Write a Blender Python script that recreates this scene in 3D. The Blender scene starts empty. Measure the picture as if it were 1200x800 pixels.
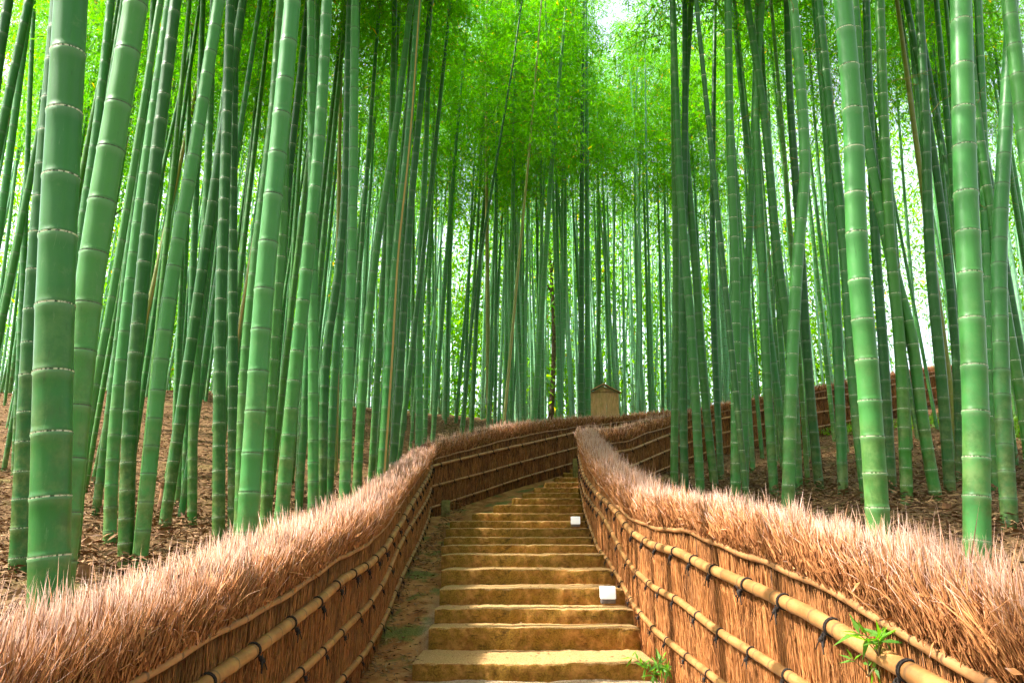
import bpy, math, random
import numpy as np
rng = np.random.default_rng(7)
random.seed(7)
R = math.radians
PI = math.pi
sc = bpy.context.scene
COL = sc.collection

# ------------------------------------------------------------------ camera
F = 900.0; P_T = math.atan(230.0 / 900.0)
cam = bpy.data.cameras.new('camera'); cam.lens = 27.0; cam.sensor_width = 36.0
cam.clip_end = 1000; cam.clip_start = 0.05
co = bpy.data.objects.new('camera', cam); COL.objects.link(co)
co.location = (0, 0, 0); co.rotation_euler = (PI / 2 + P_T, 0, 0)
sc.camera = co
def ray(u, v):
    a = (u - 600) / F; b = (400 - v) / F
    return np.array([a, math.cos(P_T) - math.sin(P_T) * b, math.sin(P_T) + math.cos(P_T) * b])
def tz(v):                       # height / forward distance of a picture row
    r = ray(600, v); return r[2] / r[1]
def atY(u, v, Y):
    r = ray(u, v); return r * (Y / r[1])
def zc(p):                       # depth along the lens axis
    return p[1] * math.cos(P_T) + p[2] * math.sin(P_T)

# ------------------------------------------------------------------ mesh helpers
def make_mesh(name, V, faces, mat=None, uv=None, attr=None, smooth=True, midx=None):
    """faces: list of int arrays (n,k); uv: list of arrays (n,k,2) matching faces; attr: (nverts,4) colour attribute"""
    me = bpy.data.meshes.new(name)
    V = np.asarray(V, dtype=np.float32)
    me.vertices.add(len(V)); me.vertices.foreach_set('co', V.ravel())
    loops = np.concatenate([f.ravel() for f in faces]).astype(np.int32)
    cnt = np.concatenate([np.full(len(f), f.shape[1]) for f in faces]).astype(np.int32)
    st = np.concatenate([[0], np.cumsum(cnt)[:-1]]).astype(np.int32)
    me.loops.add(len(loops)); me.loops.foreach_set('vertex_index', loops)
    me.polygons.add(len(cnt)); me.polygons.foreach_set('loop_start', st)
    if midx is not None: me.polygons.foreach_set('material_index', np.asarray(midx, dtype=np.int32))
    me.update(calc_edges=True); me.validate()
    if smooth: me.polygons.foreach_set('use_smooth', np.ones(len(me.polygons), dtype=bool))
    if uv is not None:
        l = me.uv_layers.new(name='UVMap')
        l.data.foreach_set('uv', np.concatenate([u.reshape(-1, 2) for u in uv]).astype(np.float32).ravel())
    if attr is not None:
        a = me.color_attributes.new('tone', 'FLOAT_COLOR', 'POINT')
        a.data.foreach_set('color', np.asarray(attr, dtype=np.float32).ravel())
    if mat is not None:
        for m in (mat if isinstance(mat, (list, tuple)) else [mat]): me.materials.append(m)
    return me
class MB:
    """collects pieces into one mesh"""
    def __init__(s): s.V = []; s.Q = {}; s.U = {}; s.A = []; s.n = 0
    def add(s, V, faces, uv=None, attr=None):
        V = np.asarray(V, float)
        for i, f in enumerate(faces):
            f = np.asarray(f)
            if f.size == 0: continue
            k = f.shape[1]
            s.Q.setdefault(k, []).append(f + s.n)
            s.U.setdefault(k, []).append(np.asarray(uv[i], float) if uv is not None else np.zeros(f.shape + (2,)))
        s.V.append(V); s.A.append(np.zeros((len(V), 4)) if attr is None else np.asarray(attr, float)); s.n += len(V)
    def mesh(s, name, mat, smooth=True):
        ks = sorted(s.Q)
        return make_mesh(name, np.concatenate(s.V), [np.concatenate(s.Q[k]) for k in ks], mat,
                         [np.concatenate(s.U[k]) for k in ks], np.concatenate(s.A), smooth)
    def build(s, name, mat, parent=None, smooth=True, loc=None):
        return obj(name, s.mesh(name, mat, smooth), parent, loc)
def obj(name, me, parent=None, loc=None):
    o = bpy.data.objects.new(name, me); COL.objects.link(o)
    if parent is not None: o.parent = parent
    if loc is not None: o.location = loc
    return o
def tag(o, label=None, cat=None, group=None, kind=None):
    if label: o['label'] = label
    if cat: o['category'] = cat
    if group: o['group'] = group
    if kind: o['kind'] = kind
    return o
def empty(name, loc=(0, 0, 0)):
    o = bpy.data.objects.new(name, None); COL.objects.link(o); o.location = loc; o.empty_display_size = .1
    return o
def nrm(a): return a / np.maximum(np.linalg.norm(a, axis=-1, keepdims=True), 1e-9)
def tube(C, Rr, k=8, vv=None, ref=(0, 1, 0), cap=True):
    """swept tube -> V, [quads(,caps)], [uv...]"""
    C = np.asarray(C, float); n = len(C); Rr = np.broadcast_to(np.asarray(Rr, float), (n,))
    T = nrm(np.gradient(C, axis=0)); ref = np.asarray(ref, float)
    A = nrm(np.cross(T, ref)); B = np.cross(A, T)
    th = np.linspace(0, 2 * PI, k, endpoint=False)
    V = (C[:, None, :] + Rr[:, None, None] * (np.cos(th)[None, :, None] * A[:, None, :] + np.sin(th)[None, :, None] * B[:, None, :])).reshape(-1, 3)
    i = np.arange(n - 1)[:, None]; j = np.arange(k)[None, :]; j2 = (j + 1) % k
    q = np.stack([i * k + j, i * k + j2, (i + 1) * k + j2, (i + 1) * k + j], -1).reshape(-1, 4)
    if vv is None: vv = np.arange(n, dtype=float)
    ju = np.broadcast_to(j, (n - 1, k)); vi = np.broadcast_to(vv[:-1, None], (n - 1, k)); vi2 = np.broadcast_to(vv[1:, None], (n - 1, k))
    uv = np.stack([np.stack([ju / k, vi], -1), np.stack([(ju + 1) / k, vi], -1), np.stack([(ju + 1) / k, vi2], -1), np.stack([ju / k, vi2], -1)], 2).reshape(-1, 4, 2)
    fs = [q]; us = [uv]
    if cap:
        V = np.concatenate([V, C[:1], C[-1:]]); a = n * k
        jj = np.arange(k); c1 = np.stack([(jj + 1) % k, jj, np.full(k, a)], -1); c2 = np.stack([(n - 1) * k + jj, (n - 1) * k + (jj + 1) % k, np.full(k, a + 1)], -1)
        c = np.concatenate([c1, c2]); fs.append(c); us.append(np.full(c.shape + (2,), .5))
    return V, fs, us
def blades(B, D, L, W, bend, rnd=None, tipc=1.0):
    """many tapering three-sided stalks: base, direction, length, width, sideways bend at the tip"""
    n = len(B); D = nrm(D); up = rng.normal(size=(n, 3)); A = nrm(np.cross(D, up)); Cc = np.cross(D, A)
    L = np.broadcast_to(L, (n,)); W = np.broadcast_to(W, (n,))
    th = np.array([0, 2 * PI / 3, 4 * PI / 3])
    ring = np.cos(th)[None, :, None] * A[:, None, :] + np.sin(th)[None, :, None] * Cc[:, None, :]
    M = B + D * (L * .55)[:, None] + bend * .25; T = B + D * L[:, None] + bend
    V = np.concatenate([B[:, None, :] + ring * (W * .5)[:, None, None], M[:, None, :] + ring * (W * .42)[:, None, None], T[:, None, :]], 1)
    o = (np.arange(n) * 7)[:, None]
    q = np.concatenate([o + np.array([[j, (j + 1) % 3, 3 + (j + 1) % 3, 3 + j]]) for j in range(3)])
    t = np.concatenate([o + np.array([[3 + j, 3 + (j + 1) % 3, 6]]) for j in range(3)])
    if rnd is None: rnd = rng.random(n)
    at = np.zeros((n, 7, 4)); at[:, 3:6, 0] = .5 * tipc; at[:, 6, 0] = tipc; at[:, :, 1] = rnd[:, None]; at[:, :, 3] = 1
    return V.reshape(-1, 3), [q, t], None, at.reshape(-1, 4)
def leaves(P, D, N, L, W, rnd):
    """lance-shaped leaves, each a slightly folded rhombus of two triangles pairs"""
    n = len(P); D = nrm(D); S = nrm(np.cross(D, N)); N2 = np.cross(S, D)
    L = np.broadcast_to(L, (n,))[:, None]; W = np.broadcast_to(W, (n,))[:, None]
    m = P + D * L * .38
    V = np.stack([P, m + S * W * .5 + N2 * W * .15, P + D * L - N2 * L * .12, m - S * W * .5 + N2 * W * .15], 1)
    q = (np.arange(n) * 4)[:, None] + np.array([[0, 1, 2, 3]])
    at = np.zeros((n, 4, 4)); at[:, 2, 0] = 1; at[:, :, 1] = rnd[:, None]; at[:, :, 3] = 1
    return V.reshape(-1, 3), [q], None, at.reshape(-1, 4)
def box(c, s, rot=None, bev=0.0):
    """bevelled box as a mesh piece"""
    import bmesh
    bm = bmesh.new(); bmesh.ops.create_cube(bm, size=1)
    for v in bm.verts: v.co = (v.co.x * s[0], v.co.y * s[1], v.co.z * s[2])
    if bev > 0: bmesh.ops.bevel(bm, geom=bm.edges[:], offset=bev, segments=2, affect='EDGES', profile=.6)
    bm.verts.ensure_lookup_table(); V = np.array([v.co[:] for v in bm.verts]); fs = {}
    for f in bm.faces: fs.setdefault(len(f.verts), []).append([v.index for v in f.verts])
    bm.free()
    if rot is not None: V = V @ np.asarray(rot).T
    return V + np.asarray(c), [np.array(v) for v in fs.values()]

# ------------------------------------------------------------------ materials
class NT:
    def __init__(s, name):
        s.m = bpy.data.materials.new(name); s.m.use_nodes = True; s.t = s.m.node_tree; s.t.nodes.clear()
        s.out = s.n('ShaderNodeOutputMaterial')
    def n(s, ty, **kw):
        x = s.t.nodes.new(ty)
        for k, v in kw.items(): setattr(x, k, v)
        return x
    def l(s, a, b): s.t.links.new(a, b)
    def setin(s, node, key, val):
        if hasattr(val, 'is_linked') or isinstance(val, bpy.types.NodeSocket): s.l(val, node.inputs[key])
        else: node.inputs[key].default_value = val
    def noise(s, vec=None, scale=5, detail=4, rough=.6, dist=0.0):
        x = s.n('ShaderNodeTexNoise'); x.inputs['Scale'].default_value = scale; x.inputs['Detail'].default_value = detail
        x.inputs['Roughness'].default_value = rough; x.inputs['Distortion'].default_value = dist
        if vec is not None: s.l(vec, x.inputs['Vector'])
        return x.outputs['Fac']
    def mapping(s, vec, sc_=(1, 1, 1), loc=None):
        x = s.n('ShaderNodeMapping'); s.l(vec, x.inputs['Vector']); x.inputs['Scale'].default_value = sc_
        return x.outputs[0]
    def math(s, op, a, b=None, c=None, clamp=False):
        x = s.n('ShaderNodeMath', operation=op); x.use_clamp = clamp
        s.setin(x, 0, a)
        if b is not None: s.setin(x, 1, b)
        if c is not None: s.setin(x, 2, c)
        return x.outputs[0]
    def ss(s, val, a, b, lo=0.0, hi=1.0):
        x = s.n('ShaderNodeMapRange', interpolation_type='SMOOTHSTEP'); s.l(val, x.inputs['Value'])
        x.inputs['From Min'].default_value = a; x.inputs['From Max'].default_value = b
        x.inputs['To Min'].default_value = lo; x.inputs['To Max'].default_value = hi
        return x.outputs['Result']
    def mix(s, f, a, b, mode='MIX'):
        x = s.n('ShaderNodeMix', data_type='RGBA', blend_type=mode)
        s.setin(x, 0, f); s.setin(x, 6, a if not isinstance(a, tuple) else a + (1,)); s.setin(x, 7, b if not isinstance(b, tuple) else b + (1,))
        return x.outputs[2]
    def bump(s, h, st=.5, d=.01):
        x = s.n('ShaderNodeBump'); x.inputs['Strength'].default_value = st; x.inputs['Distance'].default_value = d; s.l(h, x.inputs['Height'])
        return x.outputs[0]
    def attr(s, name, kind='GEOMETRY'):
        x = s.n('ShaderNodeAttribute', attribute_name=name, attribute_type=kind); return x
    def bsdf(s, col, rough=.6, normal=None, spec=.5, **kw):
        x = s.n('ShaderNodeBsdfPrincipled'); s.setin(x, 'Base Color', col if not isinstance(col, tuple) else col + (1,))
        s.setin(x, 'Roughness', rough); x.inputs['Specular IOR Level'].default_value = spec
        if normal is not None: s.l(normal, x.inputs['Normal'])
        for k, v in kw.items(): s.setin(x, k, v)
        return x.outputs[0]
    def fin(s, sh): s.l(sh, s.out.inputs['Surface']); return s.m

def mat_culm():
    s = NT('green_culm')
    uv = s.n('ShaderNodeUVMap'); sep = s.n('ShaderNodeSeparateXYZ'); s.l(uv.outputs[0], sep.inputs[0])
    U, Vv = sep.outputs[0], sep.outputs[1]
    g = s.n('ShaderNodeNewGeometry'); info = s.n('ShaderNodeObjectInfo'); rnd = info.outputs['Random']
    tc = s.n('ShaderNodeTexCoord').outputs['Object']
    hue = s.attr('hue', 'OBJECT').outputs['Fac']; ring = s.attr('ring', 'OBJECT').outputs['Fac']; stripe = s.attr('stripe', 'OBJECT').outputs['Fac']
    off = s.n('ShaderNodeVectorMath', operation='ADD'); s.l(tc, off.inputs[0])
    cmb = s.n('ShaderNodeCombineXYZ'); s.l(s.math('MULTIPLY', rnd, 37.0), cmb.inputs[0]); s.l(s.math('MULTIPLY', rnd, 91.0), cmb.inputs[2]); s.l(cmb.outputs[0], off.inputs[1])
    P = off.outputs[0]
    n1 = s.noise(s.mapping(P, (1.2, 1.2, .7)), 2.0, 4)
    streak = s.noise(s.mapping(P, (60, 60, .8)), 2.5, 3, .6)
    blot = s.noise(P, 9, 6, .7)
    inter = s.n('ShaderNodeTexWhiteNoise', noise_dimensions='1D'); s.l(s.math('ADD', s.math('FLOOR', Vv), s.math('MULTIPLY', rnd, 53.7)), inter.inputs['W'])
    c = s.mix(hue, (.008, .115, .013), (.058, .175, .008))
    blue = s.mix(s.ss(n1, .35, .65), (.010, .140, .028), (.028, .190, .045))
    c = s.mix(s.ss(rnd, .25, .9, .0, .6), c, blue)
    c = s.mix(s.ss(n1, .3, .75, 0, .55), c, (.032, .165, .020))
    c = s.mix(s.math('MULTIPLY', inter.outputs[0], .28), c, (.07, .18, .02))
    c = s.mix(s.ss(streak, .5, .8, 0, .4), c, (.07, .20, .035))
    dk = s.attr('shade', 'OBJECT').outputs['Fac']; c = s.mix(dk, c, (.006, .045, .008))
    gl = s.attr('paleness', 'OBJECT').outputs['Fac']; c = s.mix(gl, c, s.mix(s.ss(gl, .55, 1.1), (.080, .285, .085), (.20, .44, .24)))  # paler colour painted on far culms in place of haze and brighter light
    c = s.mix(s.ss(blot, .58, .74, 0, .4), c, (.14, .22, .09))
    scr = s.noise(s.mapping(P, (18, 18, 2.2)), 3.0, 6, .75, .6); c = s.mix(s.ss(scr, .60, .70, 0, .45), c, (.02, .045, .012)); c = s.mix(s.ss(scr, .40, .33, 0, .35), c, (.15, .25, .11))
    # older yellowed and mossy stretch near the ground
    old = s.math('MULTIPLY', s.ss(Vv, 1, 11, 1, 0), s.ss(s.noise(P, 3.5, 5, .7), .38, .62))
    c = s.mix(s.math('MULTIPLY', old, .8), c, s.mix(s.ss(blot, .4, .6), (.06, .08, .012), (.16, .19, .06)))
    # pale bloom under each node, dark line painted at it for the ridge's shadow
    fr = s.math('FRACT', Vv)
    paleness = s.math('MULTIPLY', s.ss(fr, .80, .985), s.ss(fr, .999, .99)) 
    c = s.mix(s.math('MULTIPLY', paleness, .16), c, (.30, .40, .26))
    dn = s.math('MINIMUM', fr, s.math('SUBTRACT', 1.0, fr))
    ringm = s.ss(dn, .007, .017, 1, 0)
    brk = s.ss(s.noise(s.mapping(P, (30, 30, 3)), 3, 3), .40, .55)
    rc = s.mix(s.math('MULTIPLY', ring, brk), (.035, .042, .02), (.62, .60, .42))
    c = s.mix(s.math('MULTIPLY', ringm, .92), c, rc)
    low = s.math('MULTIPLY', s.ss(fr, .02, .03), s.ss(fr, .06, .045))
    c = s.mix(s.math('MULTIPLY', low, .35), c, (.03, .06, .02))
    # one culm has a dry yellow-brown side
    st = s.math('MULTIPLY', stripe, s.math('MULTIPLY', s.ss(U, .585, .60), s.ss(U, .68, .665)))
    c = s.mix(s.math('MAXIMUM', st, s.math('MULTIPLY', s.math('GREATER_THAN', stripe, 1.5), .4)), c, (.42, .27, .08))
    h = s.math('ADD', s.math('MULTIPLY', streak, .4), s.math('MULTIPLY', blot, .3))
    r = s.math('ADD', s.math('MULTIPLY', blot, .28), .25)
    return s.fin(s.bsdf(c, r, s.bump(h, .12, .004), .28))

def mat_leaf(name, a, b, tr=.55, vgain=2.5):
    s = NT(name); t = s.attr('tone'); sep = s.n('ShaderNodeSeparateColor'); s.l(t.outputs['Color'], sep.inputs[0])
    rnd = s.n('ShaderNodeObjectInfo').outputs['Random']
    c = s.mix(sep.outputs[1], a, b)
    c = s.mix(s.math('MULTIPLY', rnd, .35), c, b)
    yel = s.ss(sep.outputs[1], .985, .99)
    c = s.mix(yel, c, (.35, .22, .03))
    d = s.bsdf(c, .5, None, .35)
    tl = s.n('ShaderNodeBsdfTranslucent'); 
    s.l(s.mix(1.0, c, (1.0, 1.0, .55), 'MULTIPLY'), tl.inputs[0])
    g = s.n('ShaderNodeHueSaturation'); g.inputs['Value'].default_value = vgain; g.inputs['Saturation'].default_value = 1.05
    s.l(s.mix(1.0, c, (1.0, 1.0, .5), 'MULTIPLY'), g.inputs['Color']); s.l(g.outputs[0], tl.inputs[0])
    m = s.n('ShaderNodeMixShader'); m.inputs[0].default_value = tr; s.l(d, m.inputs[1]); s.l(tl.outputs[0], m.inputs[2])
    return s.fin(m.outputs[0])

def mat_brush(name, c0, c1, tipa):
    s = NT(name); t = s.attr('tone'); sep = s.n('ShaderNodeSeparateColor'); s.l(t.outputs['Color'], sep.inputs[0])
    c = s.mix(sep.outputs[1], c0, c1)
    P = s.n('ShaderNodeTexCoord').outputs['Object']
    n = s.noise(P, 1.7, 4); c = s.mix(s.ss(n, .4, .7, 0, .4), c, (.20, .085, .028))
    c = s.mix(s.math('MULTIPLY', s.ss(sep.outputs[0], .25, 1.0), s.math('ADD', s.math('MULTIPLY', sep.outputs[1], .4), .5)), c, tipa)
    return s.fin(s.bsdf(c, .75, None, .25))
def mat_brushcore():
    s = NT('packed_brushwood'); P = s.n('ShaderNodeTexCoord').outputs['Object']
    a = s.noise(s.mapping(P, (90, 90, 5)), 1.0, 5, .7, .4); b = s.noise(P, 2.2, 4)
    c = s.mix(s.ss(a, .35, .65), (.030, .010, .003), (.20, .08, .025)); c = s.mix(s.ss(b, .45, .7, 0, .5), c, (.10, .05, .02))  # dark base colour paints the shadowed gaps between the stalks
    return s.fin(s.bsdf(c, .85, s.bump(a, .9, .02), .2))
def mat_pole(name, a, b, dark):
    s = NT(name); uv = s.n('ShaderNodeUVMap'); sep = s.n('ShaderNodeSeparateXYZ'); s.l(uv.outputs[0], sep.inputs[0])
    P = s.n('ShaderNodeTexCoord').outputs['Object']
    n = s.noise(P, 5, 6, .7); st = s.noise(s.mapping(P, (40, 3, 40)), 2, 3)
    c = s.mix(s.ss(n, .35, .65), a, b); c = s.mix(s.ss(st, .55, .75, 0, .4), c, dark)
    sp = s.noise(P, 38, 4, .7); c = s.mix(s.ss(sp, .62, .72, 0, .5), c, dark)
    fr = s.math('FRACT', sep.outputs[1]); dn = s.math('MINIMUM', fr, s.math('SUBTRACT', 1.0, fr))
    c = s.mix(s.ss(dn, .015, .05, .8, 0), c, dark)
    return s.fin(s.bsdf(c, .5, s.bump(n, .25, .004), .4))
def mat_simple(name, a, b, scale=6, rough=.8, bst=.3, bd=.01, spec=.3, **kw):
    s = NT(name); P = s.n('ShaderNodeTexCoord').outputs['Object']; n = s.noise(P, scale, 6, .65)
    return s.fin(s.bsdf(s.mix(s.ss(n, .35, .65), a, b), rough, s.bump(n, bst, bd), spec, **kw))
def mat_ground():
    s = NT('forest_floor'); P = s.n('ShaderNodeTexCoord').outputs['Object']
    n = s.noise(P, .6, 5, .6); m = s.noise(P, 7, 6, .75); f = s.noise(P, 45, 5, .75)
    c = s.mix(s.ss(m, .35, .62), (.045, .020, .009), (.16, .085, .035)); c = s.mix(s.ss(f, .4, .65, 0, .6), c, (.26, .15, .065))
    c = s.mix(s.ss(f, .48, .36, 0, .7), c, (.045, .025, .012))
    c = s.mix(s.ss(n, .55, .72, 0, .5), c, (.14, .15, .035))
    h = s.math('ADD', s.math('MULTIPLY', m, .6), s.math('MULTIPLY', f, .4))
    return s.fin(s.bsdf(c, .95, s.bump(h, .8, .06), .15))
def mat_path():
    s = NT('gravel_path'); P = s.n('ShaderNodeTexCoord').outputs['Object']
    f = s.noise(P, 85, 4, .7); m = s.noise(P, 4, 6, .7); v = s.n('ShaderNodeTexVoronoi'); v.inputs['Scale'].default_value = 70; s.l(P, v.inputs['Vector'])
    c = s.mix(s.ss(f, .35, .65), (.21, .135, .075), (.46, .35, .22))
    sx = s.n('ShaderNodeSeparateXYZ'); s.l(P, sx.inputs[0])
    x = s.math('ADD', sx.outputs[0], s.math('MULTIPLY', m, .5))
    dirt = s.mix(s.ss(m, .4, .6), (.26, .10, .028), (.44, .21, .07))
    moss = s.mix(s.ss(f, .4, .6), (.09, .10, .02), (.17, .16, .04))
    dirt = s.mix(s.ss(s.noise(P, 2.3, 5), .5, .62), dirt, moss)
    c = s.mix(s.math('MULTIPLY', s.ss(x, -.65, -.38), s.ss(sx.outputs[1], 9.0, 7.5)), dirt, c)
    return s.fin(s.bsdf(c, .95, s.bump(s.math('ADD', v.outputs['Distance'], s.math('MULTIPLY', f, .6)), .6, .012), .15))
def mat_step():
    s = NT('mossy_step'); P = s.n('ShaderNodeTexCoord').outputs['Object']
    g = s.n('ShaderNodeNewGeometry'); sz = s.n('ShaderNodeSeparateXYZ'); s.l(g.outputs['True Normal'], sz.inputs[0])
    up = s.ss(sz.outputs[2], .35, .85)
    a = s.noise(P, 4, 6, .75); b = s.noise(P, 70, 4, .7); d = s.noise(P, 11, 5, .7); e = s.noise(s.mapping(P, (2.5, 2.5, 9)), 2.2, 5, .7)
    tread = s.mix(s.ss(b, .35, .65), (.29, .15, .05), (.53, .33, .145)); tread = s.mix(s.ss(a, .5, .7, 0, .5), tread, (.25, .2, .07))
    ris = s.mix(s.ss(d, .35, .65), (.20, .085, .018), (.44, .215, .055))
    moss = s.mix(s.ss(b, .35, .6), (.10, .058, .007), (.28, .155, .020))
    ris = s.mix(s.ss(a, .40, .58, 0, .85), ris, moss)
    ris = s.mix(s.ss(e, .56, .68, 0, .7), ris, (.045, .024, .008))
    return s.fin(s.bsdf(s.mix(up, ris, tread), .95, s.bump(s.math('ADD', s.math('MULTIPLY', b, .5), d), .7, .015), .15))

M_CULM = mat_culm()
M_LEAF = mat_leaf('bamboo_leaf', (.020, .120, .004), (.085, .225, .006), .64, 3.3)
M_FARLEAF = mat_leaf('far_leaf', (.040, .155, .005), (.135, .27, .010), .66, 2.7)  # lighter copy of bamboo_leaf, backlit glow of the far canopy put into its colour
M_FERN = mat_leaf('sprig_leaf', (.06, .18, .02), (.14, .30, .04), .4)
M_TWIG = mat_simple('twig_brown', (.10, .07, .03), (.2, .15, .06), 9)
M_DRYTWIG = mat_simple('dry_side_twig', (.20, .15, .04), (.36, .28, .09), 9)
M_CREST = mat_brush('crest_straw', (.15, .045, .010), (.54, .225, .078), (.72, .51, .44))
M_WALLB = mat_brush('wall_brush', (.10, .030, .006), (.52, .20, .055), (.55, .26, .09))
M_CORE = mat_brushcore()
M_RAIL = mat_pole('dry_bamboo', (.44, .215, .070), (.28, .120, .035), (.13, .07, .03))
M_BATT = mat_pole('brown_branch', (.42, .20, .075), (.28, .125, .045), (.09, .05, .025))
M_ROPE = mat_simple('black_rope', (.012, .010, .009), (.04, .03, .025), 60, .9, .8, .004, .2)
M_GROUND = mat_ground(); M_PATH = mat_path(); M_STEP = mat_step()
M_POST = mat_simple('mossy_post', (.11, .11, .025), (.25, .19, .06), 14)
M_WOOD = mat_pole('weathered_board', (.52, .31, .17), (.40, .23, .12), (.15, .08, .04))
def mat_board():
    s = NT('sign_wood'); P = s.n('ShaderNodeTexCoord').outputs['Object']; a = s.noise(s.mapping(P, (30, 30, 2)), 2, 5, .7, .5); b = s.noise(P, 3.2, 5, .7)
    c = s.mix(s.ss(a, .35, .65), (.50, .24, .10), (.74, .41, .19)); c = s.mix(s.ss(b, .5, .68, 0, .6), c, (.34, .24, .08))
    return s.fin(s.bsdf(c, .75, s.bump(a, .4, .006), .25))
M_WOOD = mat_board()
M_DWOOD = mat_simple('dark_timber', (.09, .045, .02), (.18, .10, .05), 12)
M_LAMPB = mat_simple('lamp_base_metal', (.10, .08, .07), (.16, .13, .11), 30, .5)
def mat_lampw():
    s = NT('white_lamp_shade'); return s.fin(s.bsdf((.85, .84, .80), .4, None, .5, **{'Emission Color': (1, .97, .9, 1), 'Emission Strength': .12}))
M_LAMPW = mat_lampw()
M_LITTER = mat_brush('dry_leaf', (.07, .030, .012), (.34, .20, .095), (.27, .15, .07))
M_STUMP = mat_simple('old_stump', (.14, .06, .025), (.34, .17, .07), 9)
M_BARK = mat_simple('tree_bark', (.05, .03, .018), (.14, .09, .05), 7, .95, .8, .03)
M_GRASS = mat_leaf('weed_leaf', (.06, .16, .015), (.16, .30, .03), .4)
M_WALL = mat_simple('pale_plaster', (.62, .50, .34), (.70, .58, .42), 3)

# ------------------------------------------------------------------ path and step profile
SV = [776, 734.5, 712.6, 688.5, 666.6, 649, 638, 629, 618.5, 610, 601, 591, 583.5, 577, 571, 565, 559, 553.5, 549]
SB = [791, 760.7, 730, 708, 684, 664]
SU = [483, 502, 509, 515, 517, 517, 517, 520, 522, 527, 553, 578, 600, 612, 626, 638, 650, 660, 668]
SY = [6.5]
for k in range(1, 6):
    h = SY[-1] * tz(SV[k - 1]); SY.append(h / tz(SB[k]))
while len(SY) < len(SV): SY.append(SY[-1] + .76)
SZ = [y * tz(v) for y, v in zip(SY, SV)]
py = [-6, 0, 2, 5, SY[0] - .02]; pz = [-2.0, -1.72, -1.57, -1.28, SY[0] * tz(791)]
for k in range(1, len(SY)):
    py.append(SY[k] - .02); pz.append(SZ[k - 1] - .03)
py.append(SY[-1] + 1); pz.append(SZ[-1] + .05)
def Pf(Y): return np.interp(Y, py, pz)

Lp = [(-1.2, -4), (-1.2, 6.5), (-1.27, 10), (-1.42, 13), (-1.56, 14.8), (0, 17.25), (1.6, 19.8), (2.6, 21), (4.6, 23), (8, 25.5), (13, 29), (17, 32)]
Rp = [(1.25, -4), (1.25, 4), (1.18, 6.5), (1.12, 10), (1.25, 13), (1.5, 16.8), (2.65, 17.5), (4.1, 19.6), (9.6, 22.7), (14.7, 26), (19, 29)]
CORR = np.array(Lp + Rp[::-1])
def inpoly(x, y, poly):
    x = np.asarray(x, float); y = np.asarray(y, float); r = np.zeros(x.shape, bool); n = len(poly)
    for i in range(n):
        x1, y1 = poly[i]; x2, y2 = poly[(i + 1) % n]
        c = ((y1 > y) != (y2 > y)) & (x < (x2 - x1) * (y - y1) / (y2 - y1 + 1e-12) + x1); r ^= c
    return r
def dpoly(x, y, poly, closed=True):
    x = np.asarray(x, float); y = np.asarray(y, float); d = np.full(x.shape, 1e9); n = len(poly)
    for i in range(n if closed else n - 1):
        a = np.array(poly[i]); b = np.array(poly[(i + 1) % n]); ab = b - a; L2 = ab @ ab
        t = np.clip(((x - a[0]) * ab[0] + (y - a[1]) * ab[1]) / L2, 0, 1)
        d = np.minimum(d, np.hypot(x - a[0] - t * ab[0], y - a[1] - t * ab[1]))
    return d
# terrain from surveyed heights (x, y, z), thin linear RBF
CP = [(-3, 2, -.5), (-2.2, 4, -.45), (-3.3, 8, -.05), (-4.2, 11.4, .34), (-9, 14, 1.06), (-7, 15.7, 1.63), (-11, 25, 4.6), (-13, 33, 6.2), (-12, 2, -.3),
      (-15, 10, .8), (-25, 25, 4.4), (-25, 5, 0), (-2.6, 14, .7), (-1.9, 16.4, 1.0), (-.5, 18.2, 1.4), (1.2, 20.6, 1.95), (-3, 21, 2.4), (-7, 20, 2.7), (0, 24, 3.0), (0, 30, 4.4), (0, 38, 5.6),
      (4, 24.2, 2.9), (8, 27.5, 3.7), (2.2, 4, -.35), (4, 2, -.5), (2.6, 8, .1), (3, 10.5, .5), (2.8, 13.2, .9), (2.3, 16, 1.0), (4.3, 18.6, 1.5), (9.9, 21.8, 2.95), (15, 25, 4.3), (19.5, 28.2, 5.3),
      (12, 10, .7), (6, 12, .9), (8, 16, 1.7), (12, 18, 2.5), (15, 12, 1.4), (25, 20, 3.6), (25, 5, 0), (20, 36, 6.2), (9, 33, 5.0), (12, 2, -.3), (-12, -8, -1.5), (12, -8, -1.5),
      (-35, 50, 7), (0, 52, 6.6), (35, 50, 7), (-2.2, -3, -.9), (2.2, -3, -.9), (1.8, 17.6, 1.15)]
CP += [(0, y, float(Pf(y))) for y in (1, 6, 12, 16)] + [(-.2, 17.6, 1.1)]
CPa = np.array(CP); D0 = np.hypot(CPa[:, None, 0] - CPa[None, :, 0], CPa[:, None, 1] - CPa[None, :, 1])
Wt = np.linalg.solve(np.block([[D0 - np.eye(len(CPa)) * .02, np.ones((len(CPa), 1))], [np.ones((1, len(CPa))), np.zeros((1, 1))]]), np.append(CPa[:, 2], 0))
def G(x, y):
    x = np.asarray(x, float); y = np.asarray(y, float); sh = x.shape; x = x.ravel(); y = y.ravel()
    d = np.hypot(x[:, None] - CPa[None, :, 0], y[:, None] - CPa[None, :, 1])
    z = d @ Wt[:-1] + Wt[-1]
    far = np.where(y > 20, 7.0, np.where(y < -5, -2.0, 1.5))
    r = np.hypot(x, y - 15); t = np.clip((r - 38) / 25, 0, 1); t = t * t * (3 - 2 * t)
    return (z * (1 - t) + far * t).reshape(sh)
def G1(x, y): return float(G(np.array([x]), np.array([y]))[0])

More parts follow.
